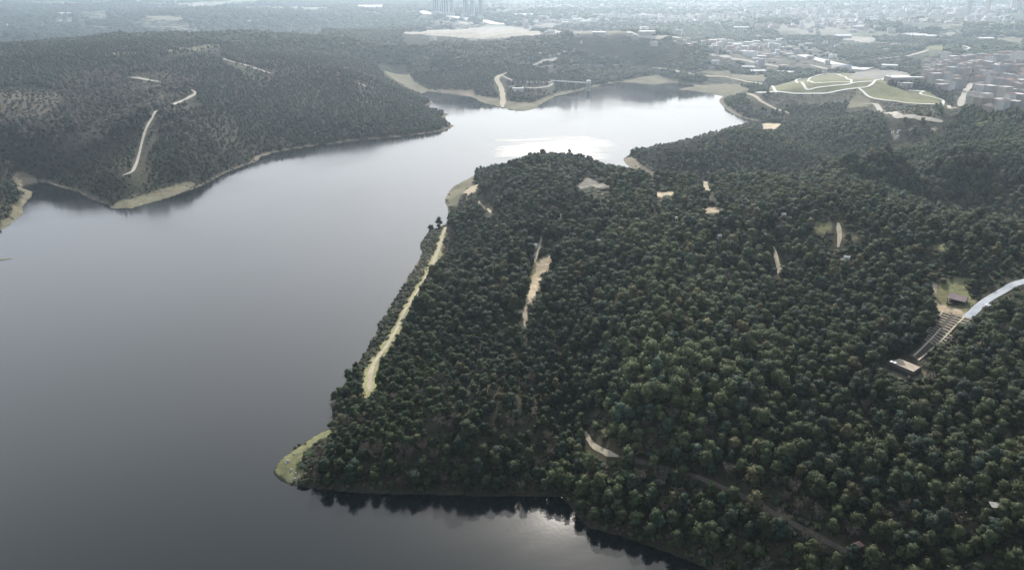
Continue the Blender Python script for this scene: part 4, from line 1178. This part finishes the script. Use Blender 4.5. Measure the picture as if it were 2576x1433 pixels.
q = zp(1450, 500)
root = empty('canopy', tuple(q), .6)
tag(root, 'small white canopy beside the paved road', 'canopy')
for sx in (-1.2, 1.2):
    for sy in (-.9, .9): MB().tube((sx, sy, -.3), (sx, sy, 2.1), .05, .05, 6).build('post', M['white_paint'], root)
MB().hip(-1.5, 1.5, -1.15, 1.15, 2.1, 2.7).build('roof', M['roof_white'], root)

q = hit1(2155, 1392)
root = empty('hut', (q[0], q[1], q[2]), .4)
tag(root, 'tiny hut with faded red roof among the bottom trees', 'hut')
MB().box(-1.2, 1.2, -1, 1, -.4, 4.2).build('wall', M['wall_dark'], root)
MB().hip(-1.5, 1.5, -1.3, 1.3, 4.2, 5.1).build('roof', M['red_paint'], root)
q = hit1(2494, 1312)
root = empty('slatted_shelter', tuple(q), -.2)
tag(root, 'pale slatted shelter in the lower right of the wood', 'shelter')
for sx in (-1.7, 1.7):
    for sy in (-1.1, 1.1): MB().box(sx-.1, sx+.1, sy-.1, sy+.1, -.4, 7.0).build('post', M['wood'], root)
for i in range(6): MB().box(-2, 2, -1.4 + i*.5, -1.15 + i*.5, 7.0, 7.12).build('slat', M['concrete'], root)

# rocks on the grassy point
ROCKS = [(320,355,1.1),(380,280,.7),(300,375,.6),(350,440,.8),(400,470,.7),(385,530,.9),(420,560,.8),(355,560,.6),(445,520,1.0)]
for k, (a_, b_, sz) in enumerate(ROCKS):
    q = hit1(644 + a_ * .2524, 1071 + b_ * .2524)
    r_ = random.Random(60 + k); mb = MB()
    vs = [Vector((math.cos(t) * sz * r_.uniform(.7, 1.1), math.sin(t) * sz * r_.uniform(.5, .9), -.2)) for t in np.linspace(0, 5.6, 8)]
    v2 = [v * r_.uniform(.55, .8) + Vector((0, 0, sz * r_.uniform(.5, .9) + .2)) for v in vs]
    mb.add(vs + v2 + [Vector((0, 0, sz * 1.0))], [(i, (i+1) % 8, 8 + (i+1) % 8, 8 + i) for i in range(8)] + [(8 + i, 8 + (i+1) % 8, 16) for i in range(8)])
    o = mb.build('rock', M['rock'], None, (q[0], q[1], q[2]))
    tag(o, ['largest pale', 'lone upper', 'small pale', 'middle', 'grey grass-edge', 'lower grey', 'lowest grey', 'waterside grey', 'tree-shaded grey'][k] + ' rock on the grassy point', 'rock', 'rocks on the grassy point')

# intake tower in the lake
q = on_level(1480, 229)
zt = 14.0
root = empty('intake_tower', (q[0], q[1], -3))
tag(root, 'concrete intake tower with white gatehouse standing in the far lake', 'tower')
mb = MB(); mb.tube((0, 0, 0), (0, 0, zt + 3), 4.2, 3.8, 14); mb.build('shaft', M['concrete'], root)
MB().box(-5, 5, -5, 5, zt + 3, zt + 3.8).build('platform', M['concrete'], root)
MB().box(-3.8, 3.8, -3.6, 3.6, zt + 3.8, zt + 8).build('gatehouse', M['white_paint'], root)
MB().hip(-4.4, 4.4, -4.2, 4.2, zt + 8, zt + 9.6).build('roof', M['roof_white'], root)
lx = on_level(1408, 205, zt)
bd = np.array((lx[0] - q[0], lx[1] - q[1])); bl_ = float(np.hypot(*bd)); ba = math.atan2(bd[1], bd[0])
root = empty('footbridge', (q[0], q[1], zt), ba)
tag(root, 'thin white footbridge from the far shore to the intake tower', 'bridge')
MB().box(5.2, bl_ + 25, -1.3, 1.3, -.2, .5).build('deck', M['white_paint'], root)
for sy in (-1.2, 1.2): MB().box(5.2, bl_ + 25, sy - .06, sy + .06, .5, 1.5).build('railing', M['white_paint'], root)
for t in (.35, .7): MB().tube((bl_ * t + 5, 0, -zt - 3), (bl_ * t + 5, 0, -.2), .9, .8, 8).build('pier', M['concrete'], root)

# ------------------------------------------------------------------ far buildings
def px_size(p): return float(np.sqrt(p[0]**2 + p[1]**2 + (CAM_H - p[2])**2)) / FPX
def shed(px, py, wpx, label, dep=.55, h=7.0, roof='roof_white', wall='wall_pale', rot=None, cat='warehouse', group='white roofed sheds in the hazy valley', name='warehouse', flat=False):
    p = hit1(px, py); k = px_size(p)
    w = max(wpx * k, 5); d = w * dep * rb_.uniform(.8, 1.2)
    root = empty(name, tuple(p), rb_.uniform(-.35, .35) if rot is None else rot)
    MB().box(-w/2, w/2, -d/2, d/2, -4, h).build('wall', M[wall], root)
    if flat: MB().box(-w/2-.4, w/2+.4, -d/2-.4, d/2+.4, h, h + .8).build('roof', M[roof], root)
    else: MB().gable(-w/2-.5, w/2+.5, -d/2-.5, d/2+.5, h+.4, h + .4 + d * .1, .4).build('roof', M[roof], root)
    nd = max(1, int(w / 14))
    if w > 14:
        for i in range(nd):
            x = -w/2 + w * (i + .5) / nd
            MB().box(x-2, x+2, -d/2-.12, -d/2-.004, 0, min(4.2, h-.8)).build('door', M['roof_grey'], root)
    tag(root, label, cat, group)
    return root
SHEDS = [(q[0], q[1], w_ * .2524) for q, w_ in zip(Z3([(100,168),(320,192),(230,240),(550,277),(500,206),(650,206),(735,228),(530,242),(1000,236),(990,298),(1455,101),(1340,340),(370,352),(500,352),(870,354),(1170,357),(660,370),
   (2050,427),(2130,448),(2240,468),(2320,488),(2430,492),(2290,542),(2350,452),(2430,437),(1810,452),(1720,442),(1625,433),(2420,607),(2480,582),(2350,697),(2440,732),(2020,639)]),
   [200,80,60,100,50,90,80,60,50,80,100,150,80,140,120,60,30,60,100,80,80,60,60,80,60,60,30,25,60,80,110,140,70])]
SHEDS += [(q[0], q[1], w_ * .2524) for q, w_ in zip(Z4([(85,192),(180,742),(900,292),(740,377),(1500,187),(1815,162),(1470,377),(1620,384),(2150,417),(1205,684),(1490,822),(2320,1042),(2535,610),(410,532),(400,452),(80,452),(180,492),(200,560)]),
   [60,160,110,130,100,60,160,130,130,120,80,90,40,40,60,60,80,70])]
SHEDS += [(164,39,28),(9,67,18),(484,4,34),(444,26,24),(76,48,10)]
SHEDS += [(q[0], q[1], w_ * .2524) for q, w_ in zip(Z2([(1140,84),(1660,88),(2060,112),(2290,168),(2370,102),(2480,215)]), [220,80,60,40,30,60])]
where = lambda x, y: ('on the far left plain' if x < 600 else 'near the white motorway' if x < 1280 else 'behind the middle hill' if x < 1560 else 'on the middle plain' if x < 1780 else 'in the industrial valley' if x < 1990 else 'behind the park' if x < 2330 else 'on the hazy right hills')
seen = {}
for x, y, w_ in SHEDS:
    size = 'long' if w_ > 24 else 'mid-sized' if w_ > 14 else 'small'
    lb = '%s white roofed shed %s' % (size, where(x, y))
    note(shed(x, y, w_, lb, h=rb_.uniform(5, 9)), lb, x)
shed(*Z4([(1300, 825)])[0], 48, 'large grey flat roofed hall beside the park lawn', .8, 9, 'roof_grey', group=None, cat='hall', name='hall', rot=.1, flat=True)
shed(*Z4([(1360, 868)])[0], 26, 'small grey annex in front of the park hall', .5, 6, 'roof_grey', group=None, cat='hall', name='hall', rot=.1, flat=True)
shed(*Z3([(60, 915)])[0], 26, 'white lakeside house by the far grassy shore', .4, 6, cat='house', name='house', group=None)
for k, (a_, b_) in enumerate(Z3([(340,452),(245,428),(460,442),(550,425),(690,433),(610,507),(280,547),(380,572),(520,532),(150,552),(465,555),(500,822)])):
    shed(a_, b_, 6, ['pale house high on the middle hill', 'leftmost pale house on the middle hill top', 'pale house in the middle hill row', 'small pale house near the hill crest', 'pale house right of the crest row',
        'pale house below the crest row', 'pale house above the graded road', 'low pale house by the graded road', 'pale house right of the graded road', 'far left pale house on the middle hill', 'white house at the top of the graded road', 'white hut by the footbridge'][k],
          .8, 4, 'r_pale', cat='house', name='house', group='pale houses on the middle hill')

# towers near the horizon
TW = [(1098, 36, 15), (1121, 38, 19), (1137, 39, 8), (1171, 42, 13), (1189, 44, 10), (1209, 47, 10)]
for k, (x, y, w_) in enumerate(TW):
    p = hit1(x, y); s_ = px_size(p); w = w_ * s_ * .9
    h = [118, 132, 105, 126, 112, 98][k]
    root = empty('tower_block', tuple(p), rb_.uniform(-.2, .2))
    MB().box(-w*.8, w*.8, -w*.7, w*.7, -5, 9).build('podium', M['concrete'], root)
    MB().box(-w/2, w/2, -w*.45, w*.45, 9, h).build('shaft', M['tower_wall'], root)
    MB().box(-w*.36, w*.36, -w*.3, w*.3, h, h + 6).build('roof_cap', M['concrete'], root)
    for i in range(3):
        x0 = -w/2 + w * (i + .22) / 3
        MB().box(x0, x0 + w * .17, -w*.45 - .3, -w*.45 - .004, 14, h - 4).build('window_band', M['window'], root)
    tag(root, ['leftmost hazy tower block of the far cluster', 'widest hazy tower block of the far cluster', 'thin hazy tower beside the widest one', 'fourth hazy tower block from the left', 'fifth hazy tower block from the left', 'rightmost hazy tower block of the far cluster'][k], 'tower', 'far tower blocks')
for k, (x, y, w_, h_) in enumerate(((2435, 38, 6, 52), (2480, 42, 7, 60), (2545, 30, 9, 58), (2562, 30, 7, 52), (2318, 20, 6, 50))):
    p = hit1(x, y); s_ = px_size(p); w = w_ * s_
    root = empty('tower_block', tuple(p), rb_.uniform(-.3, .3))
    MB().box(-w/2, w/2, -w*.5, w*.5, -4, h_).build('shaft', M['wall_pale'], root)
    MB().box(-w*.3, w*.3, -w*.3, w*.3, h_, h_ + 4).build('roof_cap', M['concrete'], root)
    tag(root, ['pale slim tower left of the far right pair', 'pale tower above the hazy right hills', 'wider pale tower at the far right edge', 'rightmost pale tower near the frame edge', 'pale tower farthest back on the right skyline'][k], 'tower', 'pale towers on the right skyline')
p = hit1(1861, 98); s_ = px_size(p)
root = empty('flyover', tuple(p), .05)
tag(root, 'pale elevated slab on three piers in the hazy plain', 'flyover')
MB().box(-17*s_, 17*s_, -5, 5, 24*s_, 24*s_ + 3).build('deck', M['white_paint'], root)
for i in (-5, 0, 5): MB().box(i*s_-1.6, i*s_+1.6, -2, 2, -3, 24*s_).build('pier', M['concrete'], root)

# town beyond the right-hand hill
tx0, ty0 = TOWN.min(0); tx1, ty1 = TOWN.max(0)
placed = []
rg = np.random.default_rng(77)
street = [w for w in WAYW if w[4].startswith('straight street')][0][3]
tries = 0
kinds = {}
while len(placed) < 230 and tries < 20000:
    tries += 1
    x, y = rg.uniform(tx0, tx1), rg.uniform(ty0, ty1)
    if not inside(TOWN, np.array([x]), np.array([y]))[0]: continue
    if seg_dist(street[:-1], street[1:], np.array([x]), np.array([y]))[0] < 12: continue
    far = np.hypot(x, y) > 1300
    if any((x - a) ** 2 + (y - b) ** 2 < (17 if far else 12.5) ** 2 for a, b in placed): continue
    z = float(H(x, y)); pxx, pyy = pos_proj(x, y, z)
    if pxx > 2590 or pxx < 2280: continue
    placed.append((x, y))
    w = rg.uniform(8, 15) if not far else rg.uniform(11, 19); d = rg.uniform(8, 12); h = rg.choice([6, 6, 9, 9, 12]) if not far else rg.choice([9, 12, 15, 18, 21])
    root = empty('town_house' if h < 14 else 'apartment_block', (x, y, z), .35 + rg.choice([0, 1.57]) + rg.uniform(-.08, .08))
    wc = str(rg.choice(list(WALLC))); tiled = rg.random() < .55
    rc = str(rg.choice(['red', 'brown', 'brown'] if tiled else ['grey', 'pale', 'grey']))
    MB().box(-w/2, w/2, -d/2, d/2, -4, h).build('wall', M['w_' + wc], root)
    if tiled: MB().hip(-w/2-.5, w/2+.5, -d/2-.5, d/2+.5, h, h + 2.6).build('roof', M['r_' + rc], root)
    else: MB().box(-w/2-.2, w/2+.2, -d/2-.2, d/2+.2, h, h + .7).build('roof', M['r_' + rc], root)
    zone = 'by the wooded hill' if pyy > 250 else 'by the straight street' if pxx < 2440 and pyy > 205 else 'in mid town' if pyy > 190 else 'on the far side'
    side = 'park end' if pxx < 2400 else 'central' if pxx < 2500 else 'frame edge'
    lb = '%s %s %s, %s roof, %s, %s' % ('low' if h < 8 else 'medium' if h < 14 else 'tall', wc, 'house' if h < 14 else 'apartment block', rc, zone, side)
    tag(root, lb, 'house' if h < 14 else 'apartment', 'houses of the hazy town'); note(root, lb, pxx)

# ------------------------------------------------------------------ the built-up plain near the horizon: one mass
def city_mass():
    rg = np.random.default_rng(5)
    n0 = 60000
    r = np.exp(rg.uniform(math.log(1750), math.log(7500), n0)); a = rg.uniform(-.66, .66, n0)
    x, y = r * np.sin(a), r * np.cos(a)
    dens = fbm(x, y, 420, 301, 4)
    bias = np.clip(a / .25, -1, 1)
    k = rg.random(n0) < np.clip((dens - .47 + .09 * bias) * 5, 0, 1) * np.clip((r - 2500) / 1700, .04, 1)
    k &= (a > -.12) | (rg.random(n0) < .10)
    ok_, tall_ = keep_clear(x, y, H(x, y), np.full(x.shape, 9.0))
    ind = inside(INDUSTRY, x, y)
    k = (k & ok_ & (tall_ > .3)) | (ind & (rg.random(n0) < .022))
    x, y, r = x[k], y[k], r[k]
    n = len(x)
    z = H(x, y)
    w = rg.uniform(5, 11, n) * (1 + (rg.random(n) < .06) * 1.8); d = rg.uniform(4, 8, n) * (1 + (rg.random(n) < .05) * 1.5); h = rg.choice([5, 7, 9, 12, 16, 22], n, p=[.2, .25, .25, .18, .09, .03])
    t = rg.uniform(0, 3.14, n)
    c, s = np.cos(t), np.sin(t)
    V = []
    for sx, sy, sz in ((-1,-1,0),(1,-1,0),(1,1,0),(-1,1,0),(-1,-1,1),(1,-1,1),(1,1,1),(-1,1,1)):
        V.append(np.stack([x + c*sx*w - s*sy*d, y + s*sx*w + c*sy*d, z - 4 + sz * (h + 4)], 1))
    V = np.stack(V, 1).reshape(-1, 3)
    F = np.array([(4,5,6,7),(0,1,5,4),(1,2,6,5),(2,3,7,6),(3,0,4,7)])
    F = (np.arange(n)[:, None, None] * 8 + F[None]).reshape(-1, 4)
    pal = np.array([(.36,.35,.34),(.30,.27,.25),(.50,.49,.48),(.28,.20,.18),(.32,.28,.26),(.22,.21,.21)])
    cc = pal[rg.integers(0, len(pal), n)] * rg.uniform(.8, 1.1, n)[:, None]
    m, nn, ll, b = new_mat('far_city_walls')
    at = nn.new('ShaderNodeAttribute'); at.attribute_name = 'wallcol'; ll.new(at.outputs['Color'], b.inputs['Base Color']); b.inputs['Roughness'].default_value = .8
    me = fast_mesh('distant_city', V, F, m, smooth=False)
    at_ = me.attributes.new('wallcol', 'FLOAT_COLOR', 'POINT')
    at_.data.foreach_set('color', np.repeat(np.concatenate([cc, np.ones((n, 1))], 1), 8, 0).astype(np.float32).ravel())
    tag(link('distant_city', me), 'pale hazy city sprawl spread towards the horizon', kind='stuff')
city_mass()

ORD = ['first', 'second', 'third', 'fourth', 'fifth', 'sixth', 'seventh', 'eighth', 'ninth', 'tenth', 'eleventh', 'twelfth', 'thirteenth', 'fourteenth', 'fifteenth', 'sixteenth']
for lb, lst in SAME.items():
    if len(lst) > 1:
        for q_, (px_, r_) in enumerate(sorted(lst, key=lambda t: t[0])):
            r_['label'] = lb + ', ' + ORD[min(q_, 15)] + ' from left'

# small grassy islet at the edge of the view
p0, p1 = on_level(-60, 660), on_level(34, 650)
cx_, cy_ = (p0 + p1) / 2; L_ = float(np.hypot(*(p1 - p0))) / 2; an_ = math.atan2(p1[1] - p0[1], p1[0] - p0[0])
mb = MB(); rr_ = random.Random(3); n_ = 22; rings = []
for k, (f_, z_) in enumerate(((1.0, -.3), (.92, .12), (.6, .4), (.25, .55))):
    for i in range(n_):
        t = 2 * math.pi * i / n_; e = rr_.uniform(.88, 1.1)
        u_, v_ = math.cos(t) * L_ * f_ * e, math.sin(t) * 2.0 * f_ * e
        mb.v.append((u_ * math.cos(an_) - v_ * math.sin(an_), u_ * math.sin(an_) + v_ * math.cos(an_), z_))
for k in range(3):
    for i in range(n_): mb.f.append((k * n_ + i, k * n_ + (i + 1) % n_, (k + 1) * n_ + (i + 1) % n_, (k + 1) * n_ + i))
mb.f.append(tuple(range(3 * n_, 4 * n_)))
o = mb.build('islet', noise_mat('islet_grass', (.08, .09, .04), (.15, .15, .07), .6, bump=.3), None, (cx_, cy_, 0))
tag(o, 'low grassy islet at the left edge of the lake', kind='structure')
